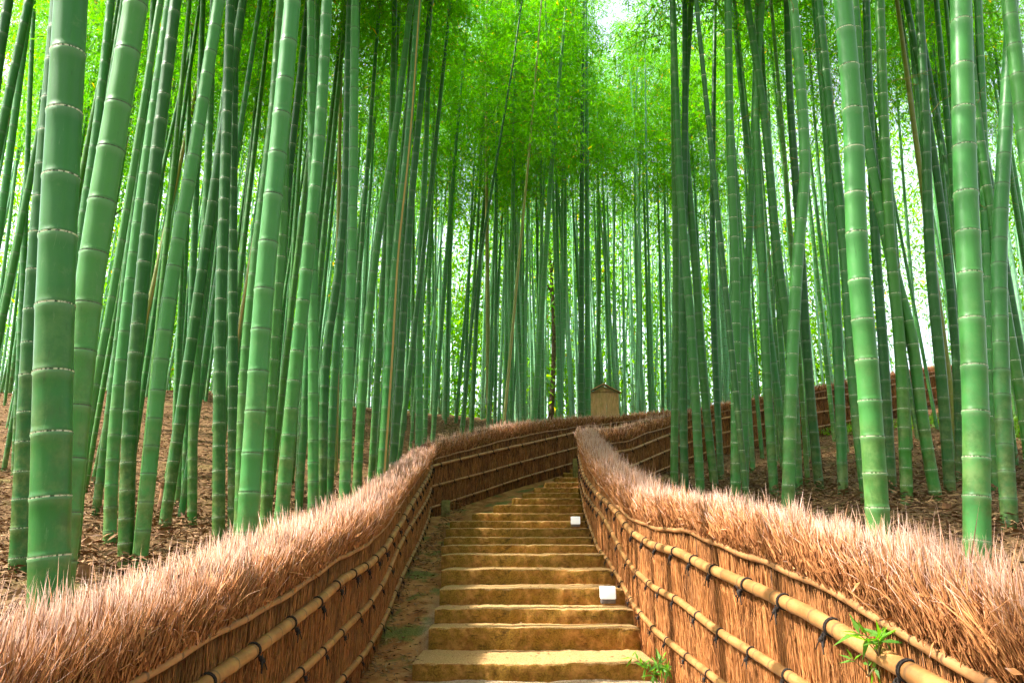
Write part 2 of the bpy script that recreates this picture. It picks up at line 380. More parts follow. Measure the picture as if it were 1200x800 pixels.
def axis(lo, hi, a, b, st, g=1.18):
    m = list(np.arange(a, b + 1e-6, st)); s = st; x = b
    while x < hi: s *= g; x += s; m.append(x)
    s = st; x = a
    while x > lo: s *= g; x -= s; m.insert(0, x)
    return np.array(m)
gx = axis(-220, 220, -9, 12, .16); gy = axis(-120, 260, -2, 26, .16)
X, Y = np.meshgrid(gx, gy); Z = G(X, Y)
Z += .05 * np.sin(X * 1.7 + np.sin(Y * 1.3) * 2) * np.sin(Y * 1.9 + X * .7) * np.clip((Y + 3) / 5, 0, 1)
Z += rng.normal(0, .012, Z.shape)
ins = inpoly(X, Y, CORR); dd = dpoly(X, Y, CORR)
Z = np.where(ins, Z - 1.2, Z)
nx = len(gx); i = np.arange(len(gy) - 1)[:, None]; j = np.arange(nx - 1)[None, :]
q = np.stack([i * nx + j, i * nx + j + 1, (i + 1) * nx + j + 1, (i + 1) * nx + j], -1).reshape(-1, 4)
obj_ground = tag(obj('ground', make_mesh('ground', np.stack([X, Y, Z], -1).reshape(-1, 3), [q], M_GROUND)), kind='structure')

# path surface between the two fences
pairs = [((-1.2, y), (1.25 if y <= 4 else float(np.interp(y, [4, 6.5, 10, 13], [1.25, 1.18, 1.12, 1.25])), y), float(Pf(y)), float(Pf(y))) for y in np.arange(-4, 12.9, .25)]
pairs = [((float(np.interp(y, [-4, 6.5, 10, 13], [-1.2, -1.2, -1.27, -1.42])), y), r, a, b) for ((_, y), r, a, b) in pairs]
pairs += [((-1.5, 14), (1.31, 13.9), float(Pf(14)), float(Pf(14))), ((-1.56, 14.8), (1.36, 14.6), .36, float(Pf(14.6))), ((-.9, 15.8), (1.42, 15.4), .68, float(Pf(15.4))), ((0, 17.25), (1.48, 16.4), 1.05, 1.0),
          ((.8, 18.5), (1.5, 16.8), 1.38, 1.1), ((1.6, 19.8), (1.9, 17.0), 1.68, 1.15), ((2.6, 21), (2.65, 17.5), 1.95, 1.2), ((4.6, 23), (4.1, 19.6), 2.45, 1.75), ((8, 25.5), (9.6, 22.7), 3.1, 3.1), ((13, 29), (14.7, 26), 4.4, 4.5), ((17, 32), (19, 29), 5.3, 5.4)]
K = 25; V = []
for (a, b, za, zb) in pairs:
    for t in np.linspace(0, 1, K):
        t2 = t * 1.04 - .02
        V.append((a[0] + (b[0] - a[0]) * t2, a[1] + (b[1] - a[1]) * t2, za + (zb - za) * t + .012 * math.sin(t * 17 + a[1] * 3) + random.gauss(0, .006) - .035))
n = len(pairs); i = np.arange(n - 1)[:, None]; j = np.arange(K - 1)[None, :]
q = np.stack([i * K + j, i * K + j + 1, (i + 1) * K + j + 1, (i + 1) * K + j], -1).reshape(-1, 4)
tag(obj('path', make_mesh('path', V, [q], M_PATH)), kind='structure')

# ------------------------------------------------------------------ steps
ordn = ['lowest and widest', 'second', 'third', 'fourth', 'fifth', 'sixth', 'seventh', 'eighth', 'ninth', 'tenth', 'eleventh', 'twelfth', 'thirteenth', 'fourteenth', 'fifteenth', 'sixteenth', 'seventeenth', 'eighteenth', 'highest visible']
for k in range(len(SY)):
    y0, z0 = SY[k], SZ[k]
    xl = atY(SU[k], SV[k], y0)[0]; xr = float(np.interp(y0, [4, 6.5, 10, 13, 16.8, 22], [1.25, 1.18, 1.12, 1.25, 1.5, 2.6])) - .03
    if k == 0: xr = 1.14
    dep = (SY[k + 1] - y0 if k + 1 < len(SY) else .8) + .12
    zb = (pz[4] if k == 0 else SZ[k - 1]) - .12
    ns = 46; h = z0 - zb; xs = np.linspace(xl, xr, ns)
    prof = [(0.012, -h), (0.004, -h * .6), (0, -h * .3), (0, -.02), (.003, -.008), (.012, -.002), (.05, 0), (.16, .002), (dep * .6, 0), (dep, -.004), (dep, -h)]
    V = []; ph = rng.random(4) * 6
    for ix, x in enumerate(xs):
        e = min(ix, ns - 1 - ix); ec = .03 * max(0, 1 - e / 1.5)
        wob = .008 * math.sin(x * 2.1 + ph[0]) + .004 * math.sin(x * 7 + ph[1]) + random.gauss(0, .004); zw = .003 * math.sin(x * 3 + ph[2]) + .002 * math.sin(x * 11 + ph[3]) + random.gauss(0, .002)
        for m, (dy, dz) in enumerate(prof):
            jit = random.gauss(0, .004) if m < 4 else 0
            top = 1 if dz > -h * .9 else 0
            V.append((x, y0 + dy + (wob if m < 7 else 0) + jit + (ec if m < 6 else 0), z0 + dz + (zw - ec * .4) * top))
    kk = len(prof); i = np.arange(ns - 1)[:, None]; j = np.arange(kk - 1)[None, :]
    q = np.stack([i * kk + j, (i + 1) * kk + j, (i + 1) * kk + j + 1, i * kk + j + 1], -1).reshape(-1, 4)
    V = np.array(V) - np.array([0, y0, z0])
    mb = MB(); mb.add(V, [q]); 
    capL = np.arange(kk)[None, :]; capR = (np.arange(kk) + (ns - 1) * kk)[None, ::-1]
    mb.add(V, [np.concatenate([capL, capR])])
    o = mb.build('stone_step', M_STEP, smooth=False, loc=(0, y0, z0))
    for p in o.data.polygons: p.use_smooth = True
    o.data.set_sharp_from_angle(angle=R(40)) if hasattr(o.data, 'set_sharp_from_angle') else None
    extra = ', lamp at its right end' if k in (3, 9) else ''
    lb = {0: 'lowest and widest mossy tan step at the foot of the stairs', 18: 'highest visible step, a short sliver under the far wooden post'}.get(k, '%s mossy tan step from the foot of the stairs%s' % (ordn[k], extra))
    tag(o, lb, 'step', 'mossy steps climbing between the fences')

# ------------------------------------------------------------------ fences
def seg_hit(k, pts):
    """first crossing of the plan ray x = k*y with a plan polyline -> (arclength, y)"""
    s = 0; best = None
    for a, b in zip(pts[:-1], pts[1:]):
        a = np.array(a[:2], float); b = np.array(b[:2], float); L = np.linalg.norm(b - a)
        da = a[0] - k * a[1]; db = b[0] - k * b[1]
        if (da > 0) != (db > 0):
            t = da / (da - db); y = a[1] + t * (b[1] - a[1])
            if y > .3: return s + t * L, y
        s += L
    return None
def offset_poly(pts, o):
    P = np.array([p[:2] for p in pts], float); T = nrm(np.gradient(P, axis=0)); N = np.stack([T[:, 1], -T[:, 0]], -1)
    return P + N * o
class Fence:
    def __init__(s, pts, side, base, lines):
        s.pts = np.array(pts, float); s.side = side          # side: +1 when the panel body lies to the right of travel
        d = np.linalg.norm(np.diff(s.pts, axis=0), axis=1); s.S = np.concatenate([[0], np.cumsum(d)]); s.len = s.S[-1]
        s.bs = np.array(base, float)
        s.h = {}
        for nme, L in lines.items():
            pl = offset_poly(pts, side * (.22 if nme == 'top' else -.03)); r = []
            for (u, v) in L:
                ry = ray(u, v); hit = seg_hit(ry[0] / ry[1], pl)
                if hit is None: print('FENCE miss', nme, u, v); continue
                r.append((hit[0], hit[1] * ry[2] / ry[1] - s.base(hit[0])))
            r.sort(); s.h[nme] = np.array(r)
            print('   ', nme, ['%.1f:%.2f' % (a, b) for a, b in r])
    def base(s, q): return np.interp(q, s.S, s.bs)
    def xy(s, q): return np.stack([np.interp(q, s.S, s.pts[:, 0]), np.interp(q, s.S, s.pts[:, 1])], -1)
    def nor(s, q):
        t = nrm(s.xy(np.asarray(q) + .15) - s.xy(np.asarray(q) - .15)); 
        return np.stack([t[..., 1], -t[..., 0]], -1) * s.side, t
    def z(s, nme, q):
        a = s.h[nme]; return np.interp(q, a[:, 0], a[:, 1]) + s.base(q)

def smooth_h(F_, fix=None):
    pass
nearL = [(-1.2, -1.2), (-1.2, 6.5), (-1.27, 10), (-1.42, 13), (-1.56, 14.8)]
nearR = [(1.25, -1.2), (1.25, 4), (1.18, 6.5), (1.12, 10), (1.25, 13), (1.36, 14.8), (1.5, 16.8)]
farL = [(-1.56, 14.8), (0, 17.25), (1.6, 19.8), (2.6, 21), (4.6, 23), (8, 25.5), (13, 29)]
farR = [(1.5, 16.8), (1.75, 16.85), (2.65, 17.5), (4.1, 19.6), (9.6, 22.7), (14.7, 26), (19, 29)]
def densify(pts, base=None, st=.8):
    P = [np.array(pts[0], float)]; B = [base[0]] if base else None
    for i in range(1, len(pts)):
        a = np.array(pts[i - 1], float); b = np.array(pts[i], float); n = max(1, int(np.linalg.norm(b - a) / st))
        for k in range(1, n + 1):
            P.append(a + (b - a) * k / n)
            if base: B.append(base[i - 1] + (base[i] - base[i - 1]) * k / n)
    return [tuple(p) for p in P], B
def sPf(Y): return np.mean([Pf(Y + d) for d in (-.5, -.25, 0, .25, .5)], axis=0) - .03
nL, _ = densify(nearL); nR, _ = densify(nearR)
fLb = [.33, 1.02, 1.68, 1.95, 2.45, 3.0, 4.3]; fRb = [1.0, 1.0, 1.15, 1.75, 3.1, 4.5, 5.4]
FL = Fence(nL, -1, [float(sPf(p[1])) if p[1] < 14 else float(np.interp(p[1], [14, 14.8], [sPf(14), .36])) for p in nL], {
    'top': [(0, 712), (100, 693), (175, 660), (250, 635), (310, 618), (350, 602), (395, 588), (425, 574), (460, 551), (477, 534), (492, 521)],
    'batten': [(155, 800), (235, 755), (400, 652), (470, 590), (503, 541)],
    'r1': [(237, 800), (300, 757), (400, 678), (468, 613), (504, 548)],
    'r2': [(335, 800), (400, 739), (452.5, 673), (504, 572)],
    'r3': [(395, 800), (457, 708), (490, 635), (503, 597)]})
FR = Fence(nR, 1, [float(sPf(p[1])) for p in nR], {
    'top': [(682, 503), (706, 518), (733, 545), (772, 567), (800, 577), (850, 582), (900, 592), (1015, 610), (1100, 627), (1160, 645), (1200, 660)],
    'batten': [(684.5, 537), (702, 566), (721.7, 592), (750, 612), (800, 620), (900, 657.5), (1000, 707), (1080, 755), (1170, 800)],
    'r1': [(683, 549), (706, 583), (732.6, 612), (798, 647), (850, 672), (950, 717), (1050, 775), (1095, 800)],
    'r2': [(683, 567), (706, 603), (730, 647), (798, 704), (860, 750), (940, 800)],
    'r3': [(684, 588), (702, 642), (732.6, 688.5), (798, 762), (847, 800)]})
pfL, bfL = densify(farL, fLb); pfR, bfR = densify(farR, fRb)
FFL = Fence(pfL, -1, bfL, {
    'top': [(512, 512), (568, 498), (622, 491), (677, 487), (696, 488), (727, 486), (785, 480)],
    'batten': [(508, 538.5), (560, 524), (621, 509), (679, 500)],
    'r1': [(508.5, 545.4), (538, 538), (621, 519), (679, 506)],
    'r2': [(508.5, 569), (570.5, 552.6), (621, 538.5), (678, 524)],
    'r3': [(508.5, 593.5), (570.5, 573.6), (623.6, 556), (669, 543)]})
FFR = Fence(pfR, -1, bfR, {
    'top': [(715, 500), (749, 492), (786, 484), (834, 473), (895, 464), (960, 451), (991, 445), (1108, 429)],
    'batten': [(715, 520), (750, 510), (785, 499), (838, 484), (960, 459), (1108, 434)],
    'r1': [(717, 530), (786, 507.6), (838, 492), (953, 468), (1003, 460), (1108, 438)],
    'r2': [(738, 546), (786, 525.7), (838, 509), (953, 484), (1003, 475), (1108, 452)],
    'r3': [(757, 557.6), (786, 545), (838, 526), (953, 501), (1003, 491), (1108, 466)]})
# keep the far runs at their own steady section
for f_ in (FFL, FFR):
    for nme, hh in (('top', 1.42), ('batten', 1.13), ('r1', 1.0), ('r2', .62), ('r3', .22)):
        pass

def ring_mesh():
    """rope lashing: two turns round the rail, a knot and two loose loops"""
    mb = MB(); th = np.linspace(0, 2 * PI, 17)
    for o in (-.006, .006): mb.add(*tube(np.stack([np.full_like(th, o), np.cos(th) * 1.0, np.sin(th) * 1.0], -1) * np.array([1, .034, .034]), .0036, 5, cap=False, ref=(1, 0, 0)))
    kn = np.array([[0, -.036, -.028], [.012, -.045, -.036], [-.008, -.046, -.046], [.006, -.040, -.056]]); mb.add(*tube(kn, [.011, .013, .012, .006], 6, ref=(1, 0, 0)))
    t = np.linspace(0, 1, 9)
    lp = np.stack([.05 * np.sin(t * PI * 1.0) * 1 + .002, -.045 - .012 * np.sin(t * PI), -.035 + .045 * np.sin(t * PI * 2) * .6], -1); mb.add(*tube(lp, .0028, 4, cap=False, ref=(0, 1, .1)))
    lp = np.stack([-.045 * t, -.046 - .006 * t, -.04 - .05 * t ** 1.5], -1); mb.add(*tube(lp, .003, 4, ref=(0, 1, .1)))
    lp = np.stack([.03 * t, -.047 - .004 * t, -.045 - .045 * t], -1); mb.add(*tube(lp, .003, 4, ref=(0, 1, .1)))
    return mb.mesh('lashing', M_ROPE)
LASH = ring_mesh()

def build_fence(name, f, label, s0, dens, lash_step, lash_max=100, crest_scale=1.0):
    root = empty(name, (*f.xy(0.0), float(f.base(0.0)))); root.name = name
    tag(root, label, 'fence', 'brushwood fences lining the stairs')
    O = np.array(root.location)
    ss = np.arange(0, f.len + .01, .25); ss[-1] = f.len
    nv, tg = f.nor(ss); xy = f.xy(ss); T3 = .26
    # solid body and rounded crest core
    mb = MB(); prof = []
    b = f.base(ss) - .5; bt = f.z('batten', ss); tp = f.z('top', ss)
    rows = [(0, b), (0, bt), (-.01, bt + .02), (.015, bt + (tp - bt) * .55), (.09, tp - .09), (.17, tp - .07), (.25, tp - .10), (.30, bt + (tp - bt) * .5), (.27, bt), (.27, b)]
    V = []
    for si in range(len(ss)):
        for (o, zz) in rows: V.append((xy[si, 0] + nv[si, 0] * o, xy[si, 1] + nv[si, 1] * o, zz[si]))
    kk = len(rows); i = np.arange(len(ss) - 1)[:, None]; j = np.arange(kk - 1)[None, :]
    q = np.stack([i * kk + j, (i + 1) * kk + j, (i + 1) * kk + j + 1, i * kk + j + 1], -1).reshape(-1, 4)
    if f.side < 0: q = q[:, ::-1]
    V = np.array(V) - O
    wall = q.reshape(len(ss) - 1, kk - 1, 4)
    mw = MB(); mw.add(V, [np.concatenate([wall[:, [0]].reshape(-1, 4), wall[:, [8]].reshape(-1, 4)])]); mw.add(V, [np.concatenate([np.array([[0, 1, 8, 9]]), np.array([[0, 1, 8, 9]]) + (len(ss) - 1) * kk])])
    mc = MB(); mc.add(V, [wall[:, 1:8].reshape(-1, 4)]); mc.add(V, [np.concatenate([np.arange(1, 9)[None, :], (np.arange(1, 9) + (len(ss) - 1) * kk)[None, :]])])
    # stalks
    def sample(n_per_m):
        st = []
        e = np.arange(s0, f.len, .25)
        for a in e:
            Yd = max(1.5, float(np.linalg.norm(f.xy(a + .12)))); n_ = rng.poisson(n_per_m(Yd) * .25); st.append(a + rng.random(n_) * .25)
        s = np.clip(np.concatenate(st), 0, f.len); return s, np.maximum(1.5, np.linalg.norm(f.xy(s), axis=1))
    # wall twigs
    s, d = sample(lambda Y: dens * 3300 / (1 + .22 * Y)); n_ = len(s); N2, T2 = f.nor(s); P2 = f.xy(s)
    t = rng.random(n_); zb = f.base(s) - .05; zt = f.z('batten', s); L = rng.uniform(.12, .42, n_); z0 = zb + t * (zt - zb - L * .7)
    B = np.stack([P2[:, 0], P2[:, 1], z0], -1); B[:, :2] -= N2 * rng.uniform(-.006, .022, n_)[:, None] * (1 + .03 * d)[:, None]
    wide = .0034 + .0006 * d; tl = rng.normal(0, .15, n_)
    D = np.stack([T2[:, 0] * tl - N2[:, 0] * .02, T2[:, 1] * tl - N2[:, 1] * .02, np.ones(n_)], -1)
    bend = np.zeros((n_, 3)); bend[:, :2] = T2 * rng.normal(0, .012, n_)[:, None] - N2 * rng.uniform(-.005, .012, n_)[:, None]
    rr = np.clip(rng.random(n_) * .75 + .25 * np.sin(s * 5.2) ** 2, 0, 1)
    mw.add(*[x for x in (lambda r: (r[0] - O, r[1], r[2], r[3]))(blades(B, D, L, wide * rng.uniform(.6, 1.3, n_), bend, rr, .6))])
    # loose ones sticking out
    k_ = rng.random(n_) < .11; B2 = B[k_]; m_ = k_.sum(); D2 = np.stack([-N2[k_, 0] * .25 + T2[k_, 0] * rng.normal(0, .4, m_), -N2[k_, 1] * .25 + T2[k_, 1] * rng.normal(0, .4, m_), rng.choice([-1, 1], m_) * 1.0], -1)
    r_ = blades(B2, D2, rng.uniform(.06, .2, m_), wide[k_] * .6, np.zeros((m_, 3)), rng.uniform(.5, 1, m_)); mw.add(r_[0] - O, r_[1], r_[2], r_[3])
    me = mw.mesh('brush_panel', [M_CORE, M_WALLB], smooth=True)
    nb = (len(ss) - 1) * 2 + 2
    idx = np.ones(len(me.polygons), dtype=np.int32)
    # body faces are the quads without tone alpha
    al = np.zeros(len(me.vertices) * 4, dtype=np.float32); me.color_attributes['tone'].data.foreach_get('color', al); al = al.reshape(-1, 4)[:, 3]
    ls = np.zeros(len(me.polygons), dtype=np.int32); me.polygons.foreach_get('loop_start', ls); vi = np.zeros(len(me.loops), dtype=np.int32); me.loops.foreach_get('vertex_index', vi)
    idx = (al[vi[ls]] > .5).astype(np.int32); me.polygons.foreach_set('material_index', idx)
    obj('brush_panel', me, root)
    # crest stalks
    s, d = sample(lambda Y: dens * 4300 / (1 + .25 * Y)); n_ = len(s); N2, T2 = f.nor(s); P2 = f.xy(s)
    o = rng.uniform(-.03, .31, n_); zt = f.z('top', s); zb = f.z('batten', s); Hh = zt - zb
    clump = np.sin(s * 9 + 2 * np.sin(s * 3.1)) * .018 + np.sin(s * 2.3) * .012
    tipz = zt - .55 * Hh * (np.abs(o - .15) / .2) ** 2.4 + clump + rng.normal(0, .018, n_)
    low = rng.random(n_) < .45                               # those that fringe the front face
    o = np.where(low, rng.uniform(-.03, .02, n_), o); frac = rng.random(n_)
    z0 = np.where(low, zb - .01 + frac * Hh * .62, zb + rng.uniform(0, .3, n_) * Hh)
    L = np.where(low, rng.uniform(.05, .17, n_) * crest_scale, np.maximum(.08, tipz - z0))
    B = np.stack([P2[:, 0] + N2[:, 0] * o, P2[:, 1] + N2[:, 1] * o, z0], -1)
    bulge = np.sin(np.clip(frac, 0, 1) * 2.4) * .05
    B[:, :2] -= N2 * (np.where(low, bulge, 0))[:, None]
    ac = np.where(low, -.22 + rng.normal(0, .15, n_) + .25 * frac, (o - .15) * .9 + rng.normal(0, .10, n_))
    al_ = rng.normal(.06, .14, n_) + .10 * np.sin(s * 4.1 + 1)
    cid = (np.floor(s / .035).astype(int) * 7 + np.floor((o + .05 + frac * .3 * low) / .04).astype(int)) % 4096
    cn = rng.normal(0, 1, (4096, 4)); ac = ac + cn[cid, 0] * .13; al_ = al_ + cn[cid, 1] * .24; L = L * (1 + cn[cid, 2] * .16); L = np.maximum(L, .05)
    D = np.stack([N2[:, 0] * ac + T2[:, 0] * al_, N2[:, 1] * ac + T2[:, 1] * al_, np.ones(n_)], -1)
    bend = rng.normal(0, .012, (n_, 3)); wide = .0041 + .00066 * d
    rr = np.clip(rng.random(n_) * .8 + cn[cid, 3] * .16 + .1, 0, 1)
    tp_ = np.where(low, .15 + .85 * frac ** 1.5, 1.0) * rng.uniform(.5, 1, n_)
    r_ = blades(B, D, L, wide * rng.uniform(.5, 1.4, n_), bend, rr); r_[3][:, 0] *= np.repeat(tp_, 7); mc.add(r_[0] - O, r_[1], r_[2], r_[3])
    m_ = int(n_ * .012); k_ = rng.integers(0, n_, m_); B2 = B[k_].copy(); B2[:, :2] -= N2[k_] * rng.uniform(.02, .05, m_)[:, None]; B2[:, 2] += rng.uniform(0, .08, m_)
    r_ = leaves(B2 - O, rng.normal(0, 1, (m_, 3)), -np.concatenate([N2[k_], np.zeros((m_, 1))], 1) + rng.normal(0, .4, (m_, 3)), rng.uniform(.04, .09, m_), rng.uniform(.009, .018, m_), rng.uniform(.7, 1, m_)); r_[3][:, 0] *= .7; mc.add(*r_)
    # stray bent stems across the crest
    m_ = int(n_ * .05); k_ = rng.integers(0, n_, m_); B2 = B[k_] + np.concatenate([-N2[k_] * .03, rng.uniform(0, .1, (m_, 1))], 1)
    D2 = np.stack([T2[k_, 0] * rng.normal(0, .9, m_) - N2[k_, 0] * .2, T2[k_, 1] * rng.normal(0, .9, m_) - N2[k_, 1] * .2, np.ones(m_)], -1)
    r_ = blades(B2, D2, rng.uniform(.08, .19, m_), wide[k_] * .6, rng.normal(0, .03, (m_, 3)), rng.uniform(.6, 1, m_)); mc.add(r_[0] - O, r_[1], r_[2], r_[3])
    me = mc.mesh('brush_crest', [M_CORE, M_CREST]); al = np.zeros(len(me.vertices) * 4, dtype=np.float32); me.color_attributes['tone'].data.foreach_get('color', al); al = al.reshape(-1, 4)[:, 3]
    ls = np.zeros(len(me.polygons), dtype=np.int32); me.polygons.foreach_get('loop_start', ls); vi = np.zeros(len(me.loops), dtype=np.int32); me.loops.foreach_get('vertex_index', vi)
    me.polygons.foreach_set('material_index', (al[vi[ls]] > .5).astype(np.int32)); obj('brush_crest', me, root)
    # rails
    pts = []
    for nme, r0, part in (('r1', .031, 'bamboo_rail'), ('r2', .025, 'bamboo_rail'), ('r3', .024, 'bamboo_rail'), ('batten', .0175, 'top_batten')):
        cs = []; rs = []; vs = []; q_ = 0; v_ = 0
        step = .27 if part == 'bamboo_rail' else .22
        while q_ < f.len:
            for fr, dr in ((0, 1.10), (.06, 1.0), (.5, .97), (.94, 1.0)):
                cs.append(q_ + fr * step); rs.append(r0 * dr); vs.append(v_ + fr)
            step_ = step * random.uniform(.85, 1.15); q_ += step; v_ += 1; step = step_ if .15 < step_ < .4 else .27
        cs = np.minimum(np.array(cs), f.len); 
        zz = f.z(nme, cs); xyc = f.xy(cs); nn, tt = f.nor(cs)
        if part == 'top_batten': zz = zz + .008 * np.sin(cs * 3.3) + .004 * np.sin(cs * 9); 
        C_ = np.stack([xyc[:, 0] - nn[:, 0] * (.012 + r0), xyc[:, 1] - nn[:, 1] * (.012 + r0), zz], -1)
        keep = np.concatenate([[True], np.diff(cs) > 1e-5]); C_ = C_[keep]; rs = np.array(rs)[keep]; vs = np.array(vs)[keep]
        ends = (xyc[:, 0] > -99)
        mb = MB(); mb.add(*tube(C_ - O, rs, 12 if part == 'bamboo_rail' else 8, vs, ref=(0, 0, 1))); mb.build(part, M_RAIL if part == 'bamboo_rail' else M_BATT, root)
        if part == 'bamboo_rail':
            q_ = s0 + random.uniform(0, .3)
            while q_ < f.len - .1:
                pts.append((float(np.linalg.norm(f.xy(q_))), q_, nme, r0)); q_ += lash_step * random.uniform(.85, 1.15)
    pts.sort()
    from mathutils import Matrix, Vector
    for (dd_, q_, nme, r0) in pts[:lash_max]:
        a = f.xy(q_ - .1); b_ = f.xy(q_ + .1); t3 = Vector((*(b_ - a), float(f.z(nme, q_ + .1) - f.z(nme, q_ - .1)))).normalized()
        nn, _ = f.nor(q_); out = Vector((-nn[0], -nn[1], 0)); up = t3.cross(out) ; up.normalize()
        if up.z < 0: up = -up
        out = up.cross(t3).normalized()
        if out.dot(Vector((-nn[0], -nn[1], 0))) < 0: out = -out
        y_ = -out; x_ = y_.cross(up).normalized()
        sc_ = r0 / .031
        c_ = f.xy(q_) - nn * (.012 + r0)
        m = Matrix.Translation(Vector((c_[0], c_[1], float(f.z(nme, q_)))) - Vector(O)) @ Matrix((x_, y_, up)).transposed().to_4x4() @ Matrix.Diagonal((1 if random.random() < .5 else -1, sc_, sc_, 1))
        l = obj('lashing', LASH, root); l.matrix_local = m
    # seams between bundled panels: thin dark cords down the face
    q_ = s0 + .7; ns_ = 0
    while q_ < f.len and ns_ < 12:
        c_ = f.xy(q_); nn, _ = f.nor(q_); zz = np.linspace(float(f.base(q_)) + .02, float(f.z('batten', q_)), 7)
        C_ = np.stack([c_[0] - nn[0] * .017 + rng.normal(0, .004, 7), c_[1] - nn[1] * .017 + rng.normal(0, .004, 7), zz], -1)
        mb = MB(); mb.add(*tube(C_ - O, .004, 5)); mb.build('seam_cord', M_ROPE, root); q_ += 1.35; ns_ += 1
    return root
print('fences'); 
build_fence('brush_fence', FL, 'brown brushwood fence along the left edge of the stairs with pale shaggy top', 1.6, 1.5, .52)
build_fence('brush_fence', FR, 'orange brushwood fence along the right edge of the stairs, with a green sprig on it', 1.6, 1.5, .52)
build_fence('brush_fence', FFL, 'dark brown brushwood fence crossing behind the top of the stairs to the sign board', 0, .8, .55)
build_fence('brush_fence', FFR, 'far brushwood fence climbing the right hillside behind the bamboo', 0, .7, .7)

# ------------------------------------------------------------------ bamboo
def culm_mesh(name, pts, d0, inter0=.20, inter1=.36, k=12, top_taper=.32, fine=True, wob=0.0):
    """pts: polyline from the ground up (local). culm with swollen nodes"""
    pts = np.asarray(pts, float); sg = np.linalg.norm(np.diff(pts, axis=0), axis=1); S = np.concatenate([[0], np.cumsum(sg)]); L = S[-1]
    # smooth the polyline with a Catmull-like resample
    cs = []; rs = []; vs = []; q_ = 0.0; v_ = 0
    while q_ < L:
        f_ = min(1, q_ / 3.0); st = (inter0 + (inter1 - inter0) * f_) * random.uniform(.85, 1.13)
        if q_ > L * .75: st *= .9
        prof = ((0, 1.0), (.012, 1.045), (.035, 1.0), (.12, .985), (.55, .985), (.93, .995), (.985, 1.05)) if fine else ((0, 1.04), (.06, .99), (.93, .99))
        for fr, dr in prof:
            qq = q_ + fr * st
            if qq > L: break
            cs.append(qq); tf = qq / L; tap = 1 - (1 - top_taper) * max(0, (tf - .12) / .88) ** 1.25
            rs.append(d0 / 2 * dr * tap); vs.append(v_ + fr)
        q_ += st; v_ += 1
    cs = np.array(cs)
    C_ = np.stack([np.interp(cs, S, pts[:, i]) for i in range(3)], -1)
    mb = MB(); mb.add(*tube(C_, rs, k, np.array(vs), ref=(.02, 1, 0)))
    return mb.mesh(name, M_CULM)
def smooth_line(P, n=60):
    """monotone-in-z smooth curve through a few points"""
    P = np.asarray(P, float); t = np.concatenate([[0], np.cumsum(np.linalg.norm(np.diff(P, axis=0), axis=1))]); m = np.gradient(P, t, axis=0) if len(P) > 2 else np.repeat(((P[1] - P[0]) / t[1])[None], 2, 0)
    out = []
    for q_ in np.linspace(0, t[-1], n):
        i = min(len(t) - 2, max(0, np.searchsorted(t, q_) - 1)); h = t[i + 1] - t[i]; s = (q_ - t[i]) / h
        h00 = 2 * s ** 3 - 3 * s ** 2 + 1; h10 = s ** 3 - 2 * s ** 2 + s; h01 = -2 * s ** 3 + 3 * s ** 2; h11 = s ** 3 - s ** 2
        out.append(h00 * P[i] + h10 * h * m[i] + h01 * P[i + 1] + h11 * h * m[i + 1])
    return np.array(out)

def foliage_mesh(seed, nb=34, per=130, H=8.0, R0=1.9, lw=.024, ll=.15):
    global rng
    keep = rng; rng = np.random.default_rng(seed); mb = MB(); tw = MB()
    for b in range(nb):
        h = H * (b + rng.random()) / nb; az = rng.random() * 2 * PI; Lb = (R0 * (1 - .65 * h / H)) * rng.uniform(.6, 1.15)
        el = rng.uniform(.5, 1.0); t = np.linspace(0, 1, 6)
        r = Lb * (t * math.cos(el) + .25 * t ** 2); z = h + Lb * (t * math.sin(el) - .75 * t ** 2.2)
        A = np.array([math.cos(az), math.sin(az)]); C_ = np.stack([A[0] * r, A[1] * r, z], -1)
        tw.add(*tube(C_, np.linspace(.007, .002, 6), 3, ref=(.1, .2, 1), cap=False))
        tt = rng.uniform(.22, 1.05, per) ** .8; base = np.stack([np.interp(np.minimum(tt, 1), t, C_[:, i]) for i in range(3)], -1)
        # leaf sprays hang in small tufts
        nt = 22; tc_ = rng.normal(0, .17, (nt, 3)) * np.array([1.3, 1.3, .8]); ti = rng.integers(0, nt, per); tp_ = rng.uniform(.22, 1.05, nt) ** .8
        base = np.stack([np.interp(np.minimum(tp_[ti], 1), t, C_[:, i]) for i in range(3)], -1)
        P = base + tc_[ti] + rng.normal(0, .07, (per, 3))
        D = rng.normal(0, .7, (per, 3)); D[:, :2] += A * .4; D[:, 2] -= .45
        Nn = rng.normal(0, .6, (per, 3)); Nn[:, 2] += 1
        mb.add(*leaves(P, D, Nn, ll * rng.uniform(.7, 1.25, per), lw * rng.uniform(.8, 1.3, per), rng.random(per)))
    nleaf = sum(len(x) for x in mb.Q[4])
    mb2 = MB(); mb2.V = mb.V; mb2.Q = mb.Q; mb2.U = mb.U; mb2.A = mb.A; mb2.n = mb.n
    me = mb.mesh('foliage', M_LEAF); 
    tme = tw.mesh('twigs', M_TWIG)
    rng = keep
    # join the twigs into the same mesh
    import bmesh
    bm = bmesh.new(); bm.from_mesh(me); n0 = len(bm.faces); bm.from_mesh(tme); bm.faces.ensure_lookup_table()
    for i_ in range(n0, len(bm.faces)): bm.faces[i_].material_index = 1
    me.materials.append(M_TWIG); bm.to_mesh(me); bm.free(); bpy.data.meshes.remove(tme)
    return me
FOL = [foliage_mesh(100 + i) for i in range(6)]
from mathutils import Vector, Matrix
